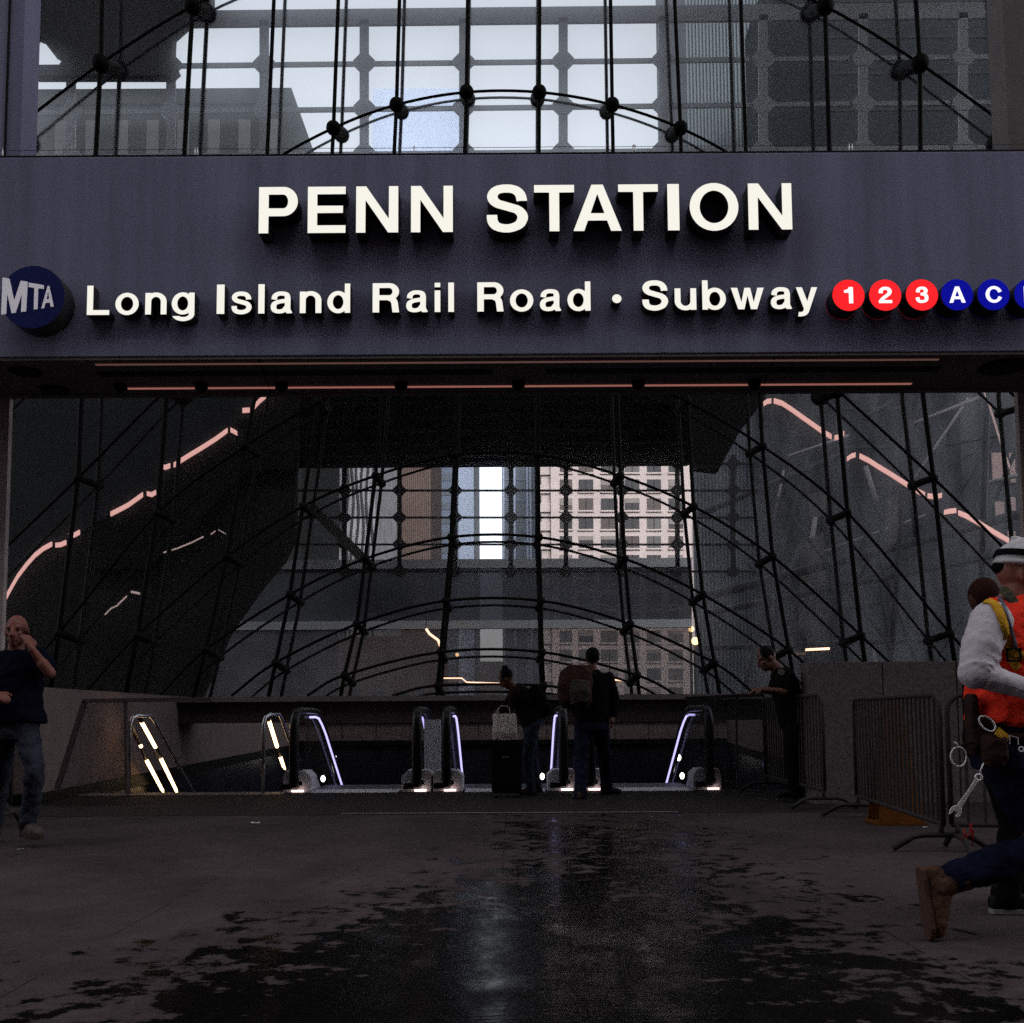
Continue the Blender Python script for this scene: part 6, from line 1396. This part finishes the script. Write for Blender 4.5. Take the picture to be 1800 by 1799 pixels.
for dx, dz, hx, hz in ((0, 10, 12, 1.6), (0, -10, 12, 1.6), (-11, 0, 1.6, 11), (11, 0, 1.6, 11)): b.obox(bc + Vector((dx * kk, 0, dz * kk)), X3, Y3, Z3, hx * kk, .004, hz * kk)
b.build('buckle', m_black, har)
# tool belt with rings, pouch, hanging spanner
bt = thing('tool_belt', J(1750, 1290, -.2), 'dark leather tool belt with steel rings and pouches at the hip', 'tool belt')
b = MB(); loft(b, [(J(1769, 1304), X3 * .152, Y3 * .195), (J(1769, 1288), X3 * .155, Y3 * .198)], 28, 2.5); b.build('belt', c_leather, bt)
for (x, y, w, h, d) in ((1722, 1295, .055, .085, -.12), (1748, 1320, .05, .07, -.20), (1708, 1260, .022, .10, -.08)):
    b = MB(); c = J(x, y, d); loft(b, [(c - Z3 * h, X3 * w * .8, Y3 * .03), (c - Z3 * h * .5, X3 * w, Y3 * .045), (c + Z3 * h * .7, X3 * w, Y3 * .045), (c + Z3 * h, X3 * w * .9, Y3 * .03)], 16, 3.5); skin_over('pouch', b, .007, c_leather, bt, 2, .012, .04)
def ring_(c, r1, r2, nrm, m, parent, rad=.004, name='ring'):
    u_ = nrm.orthogonal().normalized(); v_ = nrm.cross(u_).normalized(); b = MB()
    b.tube([c + u_ * r1 * math.cos(2 * math.pi * i / 28) + v_ * r2 * math.sin(2 * math.pi * i / 28) for i in range(28)], rad, 7, closed=True); return b.build(name, m, parent)
m_chrome = mat('polished_steel', (.75, .72, .74), .4, .6, var=.15, scale=30)
rc = J(1735, 1273, -.235); b = MB()
ell_ = [rc + (X3 * .74 - Z3 * .67) * .041 * math.cos(2 * math.pi * i / 28) + (X3 * .67 + Z3 * .74) * .024 * math.sin(2 * math.pi * i / 28) for i in range(28)]
b.tube(ell_, .0042, 7, closed=True); b.build('ring', m_chrome, bt)
b = MB(); b.bar(J(1752, 1285, -.24), J(1772, 1301, -.23), .036, .006, up=Vector((0, -1, .2))); b.build('webbing_tab', c_strap, bt)
b = MB(); cb = J(1782, 1302, -.235)
for a_, c_ in (((-7, -8), (7, -4)), ((7, -4), (7, 8)), ((-7, 6), (-7, -8))): b.bar(cb + Vector((a_[0] * kk, 0, -a_[1] * kk)), cb + Vector((c_[0] * kk, 0, -c_[1] * kk)), .004, .005, up=Y3)
b.build('buckle', m_chrome, bt)
b = MB(); ce = J(1795, 1318, -.24); b.tube([ce + X3 * .010 * math.cos(2 * math.pi * i / 20) + Z3 * .010 * math.sin(2 * math.pi * i / 20) for i in range(20)], .0035, 6, closed=True); b.build('eyelet', m_chrome, bt)
b = MB(); c2 = J(1685, 1331, -.20); b.tube([c2 + X3 * .034 * math.cos(R(100 - i * 14)) + Z3 * .042 * math.sin(R(100 - i * 14)) for i in range(26)], .0038, 7)
b.tube([c2 + Vector((-.005, 0, .041)), c2 + Vector((-.004, 0, .056)), c2 + Vector((-.016, 0, .062))], .0035, 6); b.build('hook', m_chrome, bt)
b = MB(); b.tube([J(1690, 1311, -.20), J(1712, 1306, -.18)], .006, 6); b.build('hook_strap', c_leather, bt)
# spanner on a link
wt, wb = J(1721, 1366, -.22), J(1682, 1424, -.22); d_ = (wb - wt).normalized(); s_ = d_.cross(Y3).normalized()
wr = thing('spanner', wt, 'steel combination spanner hanging from the tool belt', 'tool')
b = MB(); L_ = (wb - wt).length
b.prism([wt + d_ * x + s_ * y - Y3 * .004 for x, y in ((.012, .009), (L_ * .5, .0075), (L_ - .012, .011), (L_ - .012, -.011), (L_ * .5, -.0075), (.012, -.009))], Y3 * .008)
b.tube([wt + d_ * .004 + d_ * .013 * math.cos(2 * math.pi * i / 20) + s_ * .013 * math.sin(2 * math.pi * i / 20) for i in range(20)], .0055, 7, closed=True)
jaw = [(-.016, .012), (-.004, .022), (.014, .025), (.030, .017), (.028, .010), (.012, .009), (.010, -.009), (.028, -.010), (.036, -.018), (.014, -.025), (-.004, -.022), (-.016, -.012)]
b.prism([wb + d_ * x + s_ * y - Y3 * .0055 for x, y in jaw], Y3 * .011); b.build('shaft', m_chrome, wr, bevel=.0015)
b = MB(); b.tube([wt - d_ * .008, J(1724, 1354, -.22), J(1729, 1342, -.22)], .0035, 6); b.build('link', m_chrome, wr)
# patterned neck cloth under the collar
b = MB(); b.tube([J(1764, 1036, -.02), J(1770, 1045, -.075), J(1782, 1060, -.10), J(1796, 1082, -.12), J(1806, 1100, -.13)], [.022, .024, .024, .02, .016], 9, flat=.6)
m_bandana = mat('checked_neck_cloth', (.05, .05, .03), .9, var=.9, scale=36, var2=(.005, .006, .005)); b.build('neck_cloth', m_bandana, tp)
